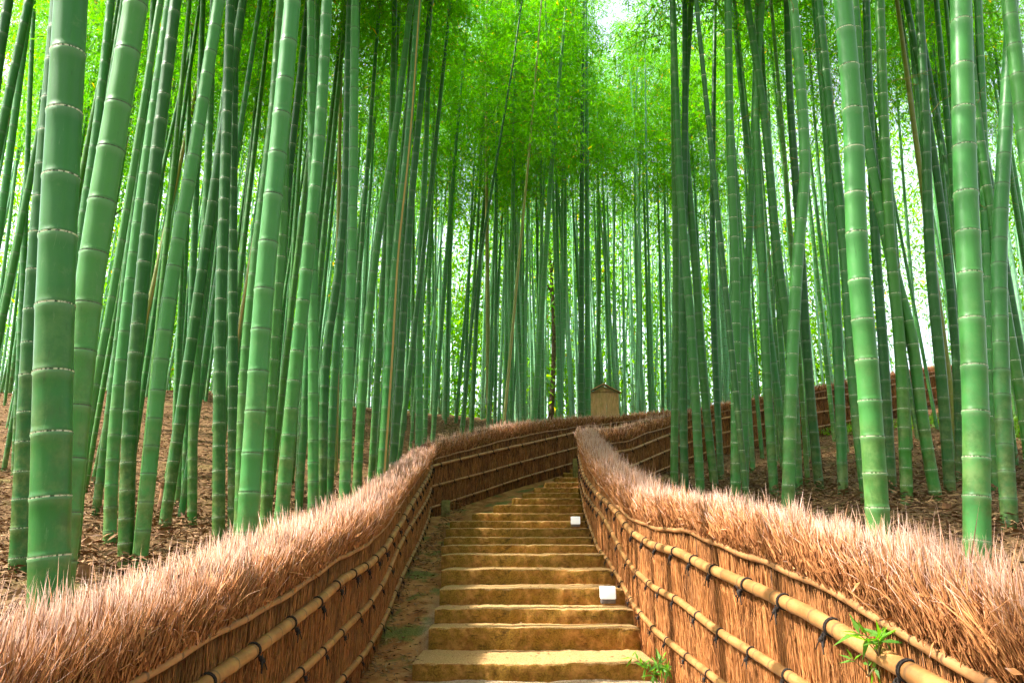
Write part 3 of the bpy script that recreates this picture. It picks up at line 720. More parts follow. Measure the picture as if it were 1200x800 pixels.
def add_foliage(parent, p, direction, scale, i):
    o = obj('foliage', FOL[i % len(FOL)], parent); qd = Vector(direction).to_track_quat('Z', 'Y')
    o.rotation_mode = 'QUATERNION'; o.rotation_quaternion = qd @ Matrix.Rotation(random.random() * 6.28, 4, 'Z').to_quaternion()
    o.location = p; o.scale = (scale,) * 3; return o

# (points down to up in picture pixels, width px at the lowest, diameter m, visible foot?, ring tone, hue, label)
T = [
 ([(57, 700), (65, 350), (83, 0)], 45, .155, 0, 1, .45, 'thickest green bamboo culm at the left, rising just behind the near left fence'),
 ([(73, 640), (103, 350), (160, 0)], 34, .15, 0, .1, .75, 'second thickest pale culm at the left, leaning right behind the thickest one'),
 ([(20, 692), (39, 350), (68, 0)], 21, .13, 0, .9, .35, 'medium dark green culm immediately left of the thickest bamboo'),
 ([(85, 691), (100, 525), (131, 350), (188, 0)], 10, .07, 0, .3, .9, 'thin yellowish culm rising right beside the foot of the thickest bamboo'),
 ([(127, 674), (133, 525), (151, 350), (199, 0)], 15, .12, 0, .15, .55, 'grey-green culm, first of three close culms right of the thickest bamboo'),
 ([(147, 667), (151, 525), (165, 350), (206, 0)], 18, .13, 0, .5, .2, 'deep green culm, middle one of three close culms near the left fence'),
 ([(163, 663), (180, 503), (198, 350), (228, 175), (257, 0)], 18, .13, 0, .05, .6, 'strongly leaning light culm, right of the three close culms at the left'),
 ([(112, 604), (131, 459), (144, 350), (175, 87), (180, 0)], 10, .11, 1, .2, .5, 'slim leaning culm with its foot seen behind the three close culms'),
 ([(225, 617), (227, 481), (236, 350), (246, 131), (250, 0)], 11, .11, 1, .2, .3, 'straight slim culm whose mossy foot stands on open leaf litter at the left'),
 ([(216, 600), (225, 350), (238, 0)], 9, .1, 1, .2, .3, 'slim culm close behind and left of the straight one on open leaf litter'),
 ([(256, 634), (259, 350), (262, 262), (270, 0)], 15, .13, 0, .7, .2, 'dark green upright culm with pale rings, left one of a dark pair'),
 ([(273, 610), (273, 350), (273, 262), (276, 0)], 12, .12, 0, .8, .2, 'dark upright culm, right one of a dark pair in the left grove'),
 ([(289, 628), (300, 475), (313, 300), (326, 175), (343, 0)], 25, .15, 0, .1, .5, 'thick bright culm leaning right in the middle of the left grove'),
 ([(281, 615), (289, 409), (300, 300), (320, 131), (329, 0)], 14, .12, 0, .1, .4, 'medium culm hugging the left side of the thick bright leaning culm'),
 ([(311, 620), (322, 387), (329, 300), (337, 87), (345, 0)], 14, .13, 0, .6, 1, 'yellow-green mottled culm right behind the thick bright leaning culm'),
 ([(329, 615), (344, 453), (361, 300), (375, 153), (383, 0)], 17, .135, 0, .4, .35, 'curving culm with sunlit patches, its foot behind the left fence top'),
 ([(350, 602), (357, 475), (366, 300), (372, 0)], 9, .1, 0, .2, .3, 'slim culm half hidden behind the curving sunlit one at the left'),
 ([(367, 593), (367, 344), (364, 0)], 13, .125, 0, .1, .6, 'straight grey-green culm with a long light streak left of centre'),
 ([(377, 589), (386, 387), (392, 350), (410, 0)], 11, .12, 0, .2, .2, 'dark culm just right of the straight streaked grey-green one'),
 ([(386, 571), (394, 409), (405, 300), (420, 0)], 10, .12, 0, .2, .25, 'slim leaning culm behind the straight light culm near the left fence bend'),
 ([(404, 580), (408, 431), (412, 300), (416, 0)], 14, .135, 0, .1, .55, 'straight light green culm standing alone close to the left fence top'),
 ([(418, 576), (425, 453), (440, 300), (460, 175), (482, 0)], 11, .12, 0, .1, .35, 'leaning blue-green culm left of the one with the yellow stripe'),
 ([(447, 562), (456, 431), (464, 300), (477, 175), (490, 0)], 12, .13, 0, .1, .1, 'teal culm with a dry yellow stripe down its left side'),
 ([(460, 549), (469, 431), (477, 300), (505, 0)], 10, .12, 0, .2, .2, 'dark culm close behind the yellow-striped one'),
 ([(491, 514), (493, 300), (499, 175), (504, 0)], 9, .13, 0, .15, .45, 'upright grey-green culm rising over the bend of the left fence'),
 ([(17, 560), (26, 350), (36, 87), (40, 0)], 8, .1, 1, .2, .4, 'slim culm with its foot in the leaf litter near the left picture edge'),
 ([(-38, 350), (0, 162), (34, 0)], 12, .12, 0, .1, 0, 'teal culm leaning in from the left picture edge near the top'),
 ([(-25, 420), (0, 262), (28, 57), (36, 0)], 10, .12, 0, .1, .4, 'pale culm leaning in from the left edge under the teal one'),
 ([(-22, 300), (0, 60), (10, 0)], 14, .13, 0, .3, .2, 'dark culm cut off by the upper left picture corner'),
 ([(62, 620), (90, 315), (116, 131), (130, 0)], 13, .12, 0, .15, .5, 'medium culm leaning right between the two thickest left culms'),
 ([(205, 534), (210, 400), (214, 350), (222, 0)], 8, .11, 1, .2, .5, 'slim culm with a yellowish foot high on the bare left slope'),
 ([(681, 500), (682, 200), (684, 0)], 7.5, .14, 0, .1, .2, 'dark green culm rising at the top of the stairs left of the sign board'),
 ([(689, 500), (688, 250), (687, 0)], 7, .13, 0, .1, .5, 'paler culm touching the left side of the wooden sign board'),
 ([(626, 489), (641, 275), (646, 200), (664, 0)], 7.5, .15, 0, .1, .6, 'long pale culm leaning right at the centre of the picture'),
 ([(541, 500), (560, 320), (580, 200), (602, 70)], 4, .08, 0, .1, .1, 'thin dark culm crossing others as it leans right, left of centre'),
 ([(592, 480), (609, 294), (618, 200), (630, 60)], 4, .08, 0, .1, 1, 'thin dry pale brown culm leaning right near the centre'),
 ([(790, 567), (792, 300), (790, 153), (788, 0)], 9.5, .13, 0, .4, .9, 'yellow-green upright culm, leftmost of the near culms on the right side'),
 ([(802, 571), (800, 387), (801, 300), (803, 100)], 10, .13, 0, .2, .1, 'dark culm just right of the yellow-green upright one'),
 ([(821, 580), (810, 387), (803, 300), (797, 219), (788, 0)], 11, .13, 0, .3, .35, 'green culm leaning left behind the bend of the right fence'),
 ([(839, 584), (825, 453), (814, 300), (803, 153), (810, 0)], 10, .13, 0, .2, .3, 'culm crossing behind the left-leaning green one at the right'),
 ([(845, 562), (836, 366), (835, 300), (836, 160), (838, 0)], 8, .12, 0, .2, .15, 'slim dark upright culm left of the cream-ringed straight one'),
 ([(862, 587), (861, 300), (856, 175), (853, 0)], 12, .13, 0, 1, .5, 'straight culm with cream rings behind the right fence'),
 ([(873, 571), (872, 409), (877, 300), (881, 219), (888, 0)], 10, .13, 0, .2, .3, 'bluish culm close right of the cream-ringed straight one'),
 ([(908, 593), (897, 409), (893, 300), (886, 131), (893, 0)], 11, .13, 0, .4, .5, 'pale culm with a white stain low down, left of the curving bright one'),
 ([(923, 597), (930, 387), (935, 300), (943, 197), (939, 109), (929, 0)], 15, .14, 0, .8, .6, 'bright curving culm bulging right, its lower half washed with light'),
 ([(936, 597), (926, 409), (912, 306), (895, 131), (875, 0)], 12, .14, 0, .5, .35, 'culm leaning left that crosses behind the bright curving one'),
 ([(963, 602), (947, 431), (939, 300), (925, 100), (922, 0)], 11, .13, 0, .4, .15, 'dark green culm leaning left, right of the bright curving one'),
 ([(989, 604), (981, 387), (977, 300), (970, 175), (955, 0)], 12, .13, 0, .3, .35, 'slim culm leaning left before the thick pale ringed one'),
 ([(1018, 602), (1003, 475), (990, 300), (977, 175), (959, 0)], 14, .14, 0, .9, .65, 'cream-ringed culm directly left of the thick pale ringed one'),
 ([(1029, 613), (1018, 453), (1005, 300), (999, 131), (988, 0)], 27, .15, 0, 1, .75, 'thick pale green culm with bright cream rings, right of the stairs'),
 ([(1047, 613), (1035, 409), (1027, 300), (1020, 150), (1015, 0)], 12, .13, 0, .4, .15, 'dark culm just right of the thick pale ringed one'),
 ([(1064, 611), (1053, 387), (1045, 306), (1036, 153), (1031, 0)], 14, .135, 0, .8, .45, 'upright ringed culm in front of the bright gap on the right'),
 ([(1104, 624), (1082, 497), (1066, 387), (1051, 330), (1012, 131), (1001, 0)], 14, .135, 0, .9, .6, 'culm leaning strongly left across the bright gap on the right'),
 ([(1117, 628), (1106, 475), (1090, 300), (1084, 131), (1077, 0)], 13, .13, 0, .3, .2, 'slim dark green culm left of the thickest right-hand culm'),
 ([(1125, 575), (1123, 475), (1112, 320), (1090, 153), (1062, 0)], 10, .12, 0, .5, .1, 'dark culm curving left behind the thickest right-hand culm'),
 ([(1134, 480), (1127, 340), (1117, 219), (1097, 0)], 9, .12, 0, .8, .3, 'slim ringed culm leaning left, high behind the thickest right-hand culm'),
 ([(1145, 637), (1143, 475), (1135, 300), (1130, 175), (1126, 0)], 30, .155, 0, .7, .6, 'thickest pale culm on the right, rising straight behind the fence top'),
 ([(1171, 645), (1160, 475), (1156, 300), (1150, 100), (1146, 0)], 12, .12, 0, .7, .3, 'slim culm between the thickest right-hand culm and the grey-green one'),
 ([(1185, 645), (1174, 453), (1171, 300), (1178, 153), (1183, 66), (1186, 0)], 19, .14, 0, .1, .45, 'grey-green culm with dark rings near the right picture edge'),
 ([(1215, 600), (1198, 475), (1182, 387), (1163, 262), (1150, 175), (1137, 60), (1132, 0)], 13, .13, 0, .9, .5, 'culm leaning left out of the right picture edge with pale rings'),
 ([(1240, 480), (1218, 300), (1200, 153), (1182, 0)], 20, .14, 0, .2, .7, 'pale thick culm cut off by the upper right picture corner'),
]
placed = []
def hit_ground(u, v, y0=3, y1=40):
    r = ray(u, v); r = r / r[1]; yy = np.arange(y0, y1, .1); d = r[2] * yy - G(r[0] * yy, yy); k = np.where(d <= 0)[0]
    return float(yy[k[0]]) if len(k) else None
nfit = 0
GRP = 'green bamboo culms of the grove'
for ti, (px, w, d, foot, ring, hue, lab) in enumerate(T):
    r0 = ray(*px[0]); Yb = None
    if foot:
        Yb = hit_ground(*px[0])
        if Yb:
            p0 = atY(*px[0], Yb); d = float(np.clip(w * zc(p0) / F, .06, .17))
    if not Yb:
        Zc = F * d / w; Yb = Zc / zc(r0) * r0[1]
    # stay off the path
    for _ in range(60):
        x_ = r0[0] / r0[1] * Yb
        if not inpoly(x_, Yb, CORR) and dpoly(np.array([x_]), np.array([Yb]), Lp + Rp[::-1])[0] > .38: break
        Yb += .12 
    p0 = atY(*px[0], Yb); d = w * zc(p0) / F
    lean = random.uniform(-.025, .025)
    P = [p0]
    for (u, v) in px[1:]:
        r = ray(u, v)
        # depth drifts slowly with height
        Yk = Yb
        for _ in range(3): zz = r[2] / r[1] * Yk; Yk = Yb + lean * (zz - p0[2])
        P.append(r * (Yk / r[1]))
    P = np.array(P); dn = (P[0] - P[1]) / (P[1][2] - P[0][2]); 
    gz = G1(P[0][0], P[0][1])
    if P[0][2] > gz: 
        f0 = P[0] + dn * (P[0][2] - gz + .35); P = np.concatenate([[f0], P])
    sm = smooth_line(P, 70)
    up = (sm[-1] - sm[-8]); up = up / up[2]; up[0] *= .8
    base = sm[0].copy(); Htop = base[2] + random.uniform(15.5, 18)
    ext = []; z_ = sm[-1][2]; c_ = sm[-1].copy(); tot = max(.5, Htop - z_)
    for k in range(1, 25): ext.append(c_ + up * tot * k / 24 + np.array([math.copysign(.5, -base[0]) * 1.0, 0, 0]) * (k / 24) ** 3)
    line = np.concatenate([sm, ext]) - base
    fine = w > 14
    me = culm_mesh('bamboo', line, d * 1.0, inter0=.16 + d * .4, inter1=.20 + d * 1.0 if w > 20 else .30, k=22 if w > 20 else 14, top_taper=.3)
    o = obj('bamboo', me, None, base); tag(o, lab, 'bamboo', GRP); o['ring'] = float(ring); o['hue'] = float(hue); lw_ = lab.split(',')[0] + lab; dark_ = 'dark' in lab[:30] or 'deep' in lab[:12]; pale_ = any(k_ in lab[:30] for k_ in ('pale', 'light', 'bright', 'grey-green', 'bluish')); o['paleness'] = .4 if pale_ else 0.0 if dark_ else .55 if w < 8 else random.random() * .2; o['shade'] = .5 if dark_ else 0.0 if pale_ else random.random() * .3; o['stripe'] = 1.0 if lab.startswith('teal culm with a dry') else 0.0
    if 'dry pale brown' in lab: o['stripe'] = 2.0
    hc = 8.6; k = np.searchsorted(line[:, 2], hc - .2); dv = nrm((line[-1] - line[min(k, len(line) - 2)]))
    add_foliage(o, line[min(k, len(line) - 1)], dv, 1.0, ti)
    if 11 <= w < 18 and px[0][0] > 850:
        hts = line[:, 2]
        for q_ in range(4):
            tb = MB(); zq = random.uniform(3.0, 8.5); i_ = min(len(line) - 2, int(np.searchsorted(hts, zq))); c_ = line[i_]; a_ = random.random() * 6.28; L_ = random.uniform(.2, .6); t = np.linspace(0, 1, 9)
            zz_ = L_ * (.55 * t - .35 * t ** 2) + .03 * np.sin(t * 9 + a_); q3 = np.stack([c_[0] + math.cos(a_) * (d * .42 + L_ * t) + .03 * np.sin(t * 7), c_[1] + math.sin(a_) * (d * .42 + L_ * t), c_[2] + zz_], -1)
            tb.add(*tube(q3, np.linspace(.0045, .0018, 9), 5, ref=(.1, .2, 1)))
            for e_ in (3, 5, 7):
                b_ = random.uniform(-1, 1); q4 = np.stack([q3[e_, 0] + math.cos(a_ + b_) * .3 * L_ * t, q3[e_, 1] + math.sin(a_ + b_) * .3 * L_ * t, q3[e_, 2] + .12 * L_ * t * random.uniform(-1, 1.5)], -1); tb.add(*tube(q4, np.linspace(.003, .0012, 9), 4, ref=(.1, .2, 1)))
            tb.build('side_branch', M_DRYTWIG, o)
    placed.append((base[0], base[1])); nfit += 1

# slimmer culms between and behind: shared shapes, each its own object
VAR = []
for i in range(14):
    H_ = 15.0; a = random.random() * 6.28; z = np.linspace(-.3, H_, 50); c1 = random.uniform(.1, .5); c2 = random.gauss(0, .12)
    t = np.clip(z / H_, 0, 1); r = c1 * t ** 3 + c2 * np.sin(t * PI)
    VAR.append((culm_mesh('bamboo', np.stack([math.cos(a) * r, math.sin(a) * r, z], -1), .12, .2, .31, k=9, fine=False), (c1, a)))
cnt = 0; tries = 0; NSLIM = 299 - nfit - 3
used = np.array(placed)
def region_label(u, Yd):
    far = Yd > 20
    if u < 200: return 'slim bamboo culm crowded at the far left, %s' % ('high on the slope' if far else 'low on the slope')
    if u < 470: return 'slim bamboo culm in the left grove, %s' % ('deep behind the others' if far else 'between the big culms')
    if u < 700: return 'slim bamboo culm in the dense stand left of the sign board'
    if u < 860: return 'slim bamboo culm of the stand behind and right of the sign board'
    return 'slim bamboo culm in the right grove, %s' % ('deep behind the others' if far else 'between the big culms')
def region_group(u, Yd): return region_label(u, Yd).replace('slim bamboo culm', 'slim bamboo culms')
while cnt < NSLIM and tries < 20000:
    tries += 1
    u = random.uniform(-60, 1260); Yd = 9.0 + 19 * random.random() ** .9
    if 480 < u < 860: Yd = random.uniform(19.5, 30)
    if 1035 < u < 1115 and random.random() < .75: continue
    if cnt < 7: u = 688 + cnt * 15; Yd = 27.5 + random.random() * 4
    x_ = (u - 600) / F * Yd * 1.0
    if inpoly(x_, Yd, CORR) or dpoly(np.array([x_]), np.array([Yd]), Lp + Rp[::-1])[0] < .5: continue
    if len(used) and np.min(np.hypot(used[:, 0] - x_, used[:, 1] - Yd)) < (.42 if Yd < 25 else .35): continue
    if Yd < 12 and random.random() < .45: continue
    if 672 < u < 745 and Yd < 27: continue
    used = np.concatenate([used, [[x_, Yd]]])
    me, (c1, a) = VAR[cnt % len(VAR)]
    dsc = random.uniform(.62, 1.12) * (1.12 if Yd > 20 else 1); hs = random.uniform(.95, 1.18)
    o = obj('bamboo', me, None, (x_, Yd, G1(x_, Yd) - .05)); o.scale = (dsc, dsc, hs)
    lx = random.gauss(.012, .028); ly = random.gauss(0, .03)
    o.rotation_euler = (-ly, lx, random.random() * 6.28); o.rotation_mode = 'XYZ'
    # lean is applied after the random turn about z
    o.rotation_mode = 'QUATERNION'; o.rotation_quaternion = Vector((lx, ly, 1)).to_track_quat('Z', 'Y') @ Matrix.Rotation(random.random() * 6.28, 4, 'Z').to_quaternion()
    tag(o, region_label(u, Yd), 'bamboo', region_group(u, Yd)); o['ring'] = random.random() ** 1.5; o['hue'] = random.random(); o['stripe'] = 2.0 if random.random() < .03 else 0.0; o['shade'] = max(0, random.random() - .45) * (1.2 if Yd < 20 else .6); o['paleness'] = float(np.clip((Yd - 12) / 14, 0, 1)) * random.uniform(.15, 1.1)  # culms get paler with distance, painting the hazy light of the far grove
    hc = random.uniform(7.2, 11) if Yd > 17 else 8.8
    f_ = add_foliage(o, (0, 0, hc / hs), (0, 0, 1), 1.0, cnt); f_.scale = (1 / dsc, 1 / dsc, 1 / hs * (15 * hs - hc + .4) / 8)
    cnt += 1
for k in range(16):  # unseen culms, added to shade the near fences
    x_ = random.choice([-1, 1]) * random.uniform(2.2, 7); y_ = random.uniform(-5, 3.0) if abs(x_) > 4 else random.uniform(-5, .5)
    me, _ = VAR[k % len(VAR)]; o = obj('bamboo', me, None, (x_, y_, G1(x_, y_) - .05)); o.rotation_euler = (random.gauss(0, .03), random.gauss(0, .03), random.random() * 6)
    tag(o, 'unseen slim bamboo culm shading the path from outside the picture', 'bamboo', 'unseen slim bamboo culms shading the path from outside the picture'); o['ring'] = .4; o['hue'] = .5; o['stripe'] = 0.0
    add_foliage(o, (0, 0, 7.6), (0, 0, 1), 1.0, k)
print('bamboo', nfit, cnt)

# everything farther back: one mass
mb = MB()
for i in range(1000):
    u = random.uniform(-160, 1360); Yd = random.uniform(29, 62); x_ = (u - 600) / F * Yd
    if 1030 < u < 1120 and random.random() < .9: continue
    if u < 60 and random.random() < .4: continue
    z0 = G1(x_, Yd); lx = random.gauss(.01, .03); ly = random.gauss(0, .03); H_ = random.uniform(13, 17); z = np.arange(-.3, H_, .34); z = np.repeat(z, 2); z[1::2] += .27
    r = .3 * (np.clip(z, 0, 99) / H_) ** 3
    mb.add(*tube(np.stack([x_ + lx * z + r, Yd + ly * z, z0 + z], -1), np.linspace(.066, .02, len(z)) * random.uniform(.8, 1.15), 6, np.repeat(np.arange(len(z) // 2), 2)[:len(z)] + np.tile([.01, .9], len(z))[:len(z)], cap=False))
o = tag(mb.build('distant_bamboo', M_CULM), 'far wall of countless pale bamboo stems behind the grove', 'bamboo', None, 'stuff'); o['ring'] = .15; o['hue'] = .4; o['stripe'] = 0.0; o['paleness'] = 1.3; o['shade'] = 0.0  # stems lightened in colour for the pale glow of the distance
mb = MB(); n_ = 260000; u = rng.uniform(-200, 1400, n_); Yd = rng.uniform(38, 80, n_); x_ = (u - 600) / F * Yd
ci = rng.integers(0, 1500, n_)
cu = rng.uniform(-200, 1400, 1500); cY = 37 + 39 * rng.random(1500) ** 1.2; ch = rng.uniform(0, 1, 1500) ** 1.15 * 20 + .2
keepc = ~((cu > 1030) & (cu < 1125) & (ch < 15)) & ~((cu > 1185) & (ch < 9) & (rng.random(1500) < .7)) & ~((cu < 60) & (ch < 9) & (rng.random(1500) < .7))
P = np.stack([(cu[ci] - 600) / F * cY[ci], cY[ci], ch[ci]], -1) + rng.normal(0, 1, (n_, 3)) * np.array([1.5, 1.5, .75])
P[:, 2] += G(P[:, 0], P[:, 1]); P = P[keepc[ci]]; n_ = len(P)
D = rng.normal(0, .8, (n_, 3)); D[:, 2] -= .4; Nn = rng.normal(0, .6, (n_, 3)); Nn[:, 2] += .8
mb.add(*leaves(P, D, Nn, rng.uniform(.28, .5, n_), rng.uniform(.09, .15, n_), rng.random(n_)))
tag(mb.build('distant_foliage', M_FARLEAF, smooth=False), 'bright yellow-green leaves of the far canopy seen between the stems', 'foliage', None, 'stuff')

# the grove goes on behind the viewpoint: unseen, added to cut frontal sky fill
mb = MB(); n_ = 110000; nc = 900; a_ = rng.uniform(0, 2 * PI, nc); rad = 17 + 26 * rng.random(nc); cx = np.cos(a_) * rad; cy_ = np.sin(a_) * rad
okc = (cy_ < 4) | (np.abs(cx) > cy_ * .80 + 9); ch = 1 + 16 * rng.random(nc); ci = rng.integers(0, nc, n_); ci = ci[okc[ci]]; n_ = len(ci)
P = np.stack([cx[ci], cy_[ci], ch[ci]], -1) + rng.normal(0, 1, (n_, 3)) * np.array([1.5, 1.5, .9]); P[:, 2] += G(P[:, 0], P[:, 1]); D = rng.normal(0, .8, (n_, 3)); D[:, 2] -= .4; Nn = rng.normal(0, .6, (n_, 3)); Nn[:, 2] += .8
k_ = ~((P[:, 1] > 0) & (np.abs(P[:, 0]) < P[:, 1] * .74 + 1.5)); P, D, Nn = P[k_], D[k_], Nn[k_]; n_ = len(P)
mb.add(*leaves(P, D, Nn, rng.uniform(.28, .5, n_), rng.uniform(.09, .15, n_), rng.random(n_)))
tag(mb.build('surrounding_foliage', M_FARLEAF, smooth=False), 'unseen leafy bamboo canopy beside and behind the viewpoint', 'foliage', None, 'stuff')

# ------------------------------------------------------------------ leaf litter on the banks and on the dirt strip
mb = MB(); n_ = 90000; Yd = 2.5 + 26 * rng.random(n_) ** 1.3; x_ = rng.uniform(-.8, .8, n_) * (Yd + 3)
k_ = ~inpoly(x_, Yd, CORR) & (dpoly(x_, Yd, CORR) > .1); x_ = x_[k_]; Yd = Yd[k_]; n_ = len(x_)
feet = np.array([p for p in used if p[1] < 17]); m_ = 70; fa = rng.uniform(0, 2 * PI, (len(feet), m_)); fr_ = .05 + .22 * rng.random((len(feet), m_)) ** 1.3
fx = (feet[:, :1] + np.cos(fa) * fr_).ravel(); fy = (feet[:, 1:2] + np.sin(fa) * fr_).ravel(); fz = (np.maximum(0, .11 - fr_ * .42) * rng.uniform(.3, 1.1, fr_.shape)).ravel()
lift = np.concatenate([np.zeros(n_), fz]); x_ = np.concatenate([x_, fx]); Yd = np.concatenate([Yd, fy]); n_ = len(x_)
P = np.stack([x_, Yd, G(x_, Yd) + lift + rng.uniform(.02, .07, n_)], -1); D = rng.normal(0, 1, (n_, 3)); D[:, 2] *= .25; Nn = rng.normal(0, .5, (n_, 3)); Nn[:, 2] += 1
mb.add(*leaves(P, D, Nn, rng.uniform(.06, .16, n_), rng.uniform(.014, .03, n_), rng.random(n_)))
tag(mb.build('leaf_litter', M_LITTER, smooth=False), 'dry brown fallen leaves covering the sloping forest floor', 'leaf litter', None, 'stuff')
mb = MB(); n_ = 2600; Yd = rng.uniform(4.5, 15.5, n_); x_ = -1.2 + rng.random(n_) ** 1.6 * .75
sel = x_ < np.interp(Yd, [4, 6.5, 8, 10, 14], [-.3, -.82, -.8, -.85, -.9]); x_ = x_[sel]; Yd = Yd[sel]; n_ = len(x_)
P = np.stack([x_, Yd, Pf(Yd) + rng.uniform(-.01, .02, n_)], -1); D = rng.normal(0, 1, (n_, 3)); D[:, 2] *= .2; Nn = rng.normal(0, .4, (n_, 3)); Nn[:, 2] += 1
mb.add(*leaves(P, D, Nn, rng.uniform(.03, .09, n_), rng.uniform(.008, .02, n_), rng.random(n_)))
tag(mb.build('fallen_leaves', M_LITTER, smooth=False), 'scattered small dry leaves on the dirt strip left of the steps', 'leaf litter', None, 'stuff')
mb = MB(); PP = []
for k in range(len(SY) - 1):
    for q_ in range(26 if k < 8 else 14):
        x_ = random.uniform(atY(SU[k], SV[k], SY[k])[0] + .03, 1.0); y_ = SY[k] + random.uniform(.05, 1) * (SY[k + 1] - SY[k] - .05); PP.append((x_, y_, SZ[k] + .008))
P = np.array(PP); n_ = len(P); D = rng.normal(0, 1, (n_, 3)); D[:, 2] *= .08; Nn = rng.normal(0, .2, (n_, 3)); Nn[:, 2] += 1
mb.add(*leaves(P, D, Nn, rng.uniform(.025, .07, n_), rng.uniform(.007, .014, n_), rng.random(n_)))
tag(mb.build('step_litter', M_LITTER, smooth=False), 'few dry bamboo leaves lying on the stair treads', 'leaf litter', None, 'stuff')
# weeds on the sunny right bank
mb = MB(); n_ = 5000; ce = rng.integers(0, 30, n_); cx = rng.uniform(9, 16, 30); cy = rng.uniform(15, 23, 30)
x_ = cx[ce] + rng.normal(0, .3, n_); Yd = cy[ce] + rng.normal(0, .4, n_); k_ = ~inpoly(x_, Yd, CORR); x_ = x_[k_]; Yd = Yd[k_]; n_ = len(x_)
P = np.stack([x_, Yd, G(x_, Yd) + rng.uniform(0, .15, n_)], -1); D = rng.normal(0, .6, (n_, 3)); D[:, 2] = rng.uniform(.2, 1, n_); Nn = rng.normal(0, 1, (n_, 3))
mb.add(*leaves(P, D, Nn, rng.uniform(.08, .2, n_), rng.uniform(.02, .05, n_), rng.random(n_)))
tag(mb.build('weeds', M_GRASS, smooth=False), 'low bright green weeds on the sunny bank at the far right', 'weeds', None, 'stuff')

# ------------------------------------------------------------------ cut stumps
def stump(u, v, w, hpx, lab):
    Yd = hit_ground(u, v)
    if not Yd: return
    p = atY(u, v, Yd); d = w * zc(p) / F; h = hpx * zc(p) / F; rt = empty('bamboo_stump', (p[0], Yd, G1(p[0], Yd) - .06))
    tag(rt, lab, 'stump', 'cut bamboo stumps on the forest floor')
    mb = MB(); z = np.array([0, h * .15, h * .3, h * .33, h * .36, h * .7, h * .95, h + .06]); r = d / 2 * np.array([1.12, 1.05, 1, 1.07, 1, .97, .96, .96])
    Vv, fs, us = tube(np.stack([z * .06, z * .02, z], -1), r, 16, z, cap=False); Vv[-16:, 2] += rng.normal(0, .012, 16); mb.add(Vv, fs, us); mb.build('stump_wall', M_STUMP, rt)
    mb = MB(); z = np.array([h * .5, h + .045]); Vv, fs, us = tube(np.stack([z * .06, z * .02, z], -1), d / 2 * .8, 16, z, cap=False); mb.add(Vv, [f[:, ::-1] for f in fs], us)
    Vv, fs, us = tube(np.stack([z[:1].repeat(2) * .06, z[:1].repeat(2) * .02, np.array([h * .78, h * .80])], -1), d / 2 * .82, 12, np.array([0, 1.])); mb.add(Vv, fs, us); mb.build('hollow', M_DWOOD, rt)
stump(188, 598, 9, 24, 'tallest reddish cut stump on the open left slope')
stump(189, 578, 10, 12, 'small dark stump just behind the tallest reddish one')
stump(98, 643, 12, 14, 'grey cut stump beside the thin yellowish culm at the left')
stump(95, 683, 15, 20, 'reddish-brown broken stump right behind the near left fence')
stump(120, 604, 9, 11, 'orange-brown stump at the foot of the slim leaning culm')
stump(188, 631, 13, 9, 'low mossy stump in front of the tallest reddish one')
stump(236, 628, 12, 8, 'low brown stump between two slim culms above the left fence')
stump(270, 604, 8, 10, 'small stump beside the dark pair of culms')
stump(1110, 600, 12, 10, 'low stump in the shade left of the thickest right-hand culm')

# ------------------------------------------------------------------ small posts by the steps
def post(u, v0, v1, w, Yd, lab):
    p = atY(u, v0, Yd); h = (v0 - v1) * zc(p) / F; wd = w * zc(p) / F
    mb = MB(); Vv, fs = box((0, 0, h / 2 - .1), (wd, wd * .8, h + .2), bev=.012); mb.add(Vv, fs)
    Vv, fs = box((0, 0, h + .006), (wd * .82, wd * .62, .016), bev=.004); mb.add(Vv, fs)
    tag(mb.build('wooden_post', M_POST, loc=p), lab, 'post')
post(522, 608, 587, 10, 14.3, 'short mossy wooden post at the left fence bend')
post(675, 557, 538, 7, 18.3, 'short mossy wooden post at the top right of the stairs')

# ------------------------------------------------------------------ path lamps
def lamp(u, v0, v1, w, Yd, lab):
    p = atY(u, v0, Yd); s_ = zc(p) / F; W = w * s_; H_ = (v0 - v1) * s_
    rt = empty('path_lamp', p); tag(rt, lab, 'lamp')
    mb = MB(); Vv, fs = box((0, 0, H_ * .12), (W * .94, W * .8, H_ * .24), bev=.006); mb.add(Vv, fs); mb.build('base', M_LAMPB, rt)
    mb = MB(); Vv, fs = box((0, 0, H_ * .62), (W, W * .9, H_ * .72), bev=.01); mb.add(Vv, fs); mb.build('lamp_shade', M_LAMPW, rt)
    mb = MB(); Vv, fs = box((0, 0, H_ * .985), (W * .5, W * .4, .008), bev=.002); mb.add(Vv, fs); mb.build('cap', M_LAMPB, rt)
lamp(712.5, 706.5, 687, 17.5, SY[3] - .10, 'lower small white box lamp at the right end of the steps')
lamp(674.5, 617, 605, 10.5, SY[9] - .12, 'upper small white box lamp farther up the steps')

# ------------------------------------------------------------------ sign board
Yd = 24.2; pc = atY(708, 490, Yd); s_ = zc(pc) / F
W = 31 * s_; top = atY(708, 461, Yd)[2]; pk = atY(708, 450.5, Yd)[2]; gz = G1(pc[0], Yd)
rt = empty('sign_board', (pc[0], Yd, gz)); tag(rt, 'weathered wooden notice board with a small gabled roof above the fence', 'sign board')
mb = MB(); bz0 = 2.9 * 0 + (pc[2] - gz) - .28; bz1 = top - gz
for k in range(5):
    Vv, fs = box((-W / 2 + W * (k + .5) / 5, 0, (bz0 + bz1) / 2 + .02), (W / 5 - .006, .04, bz1 - bz0 + .06), bev=.004); mb.add(Vv, fs)
mb.build('board', M_WOOD, rt)
mb = MB(); z0 = bz1 + .02; V = [(-W / 2, -.02, z0), (W / 2, -.02, z0), (0, -.02, pk - gz - .05), (-W / 2, .02, z0), (W / 2, .02, z0), (0, .02, pk - gz - .05)]
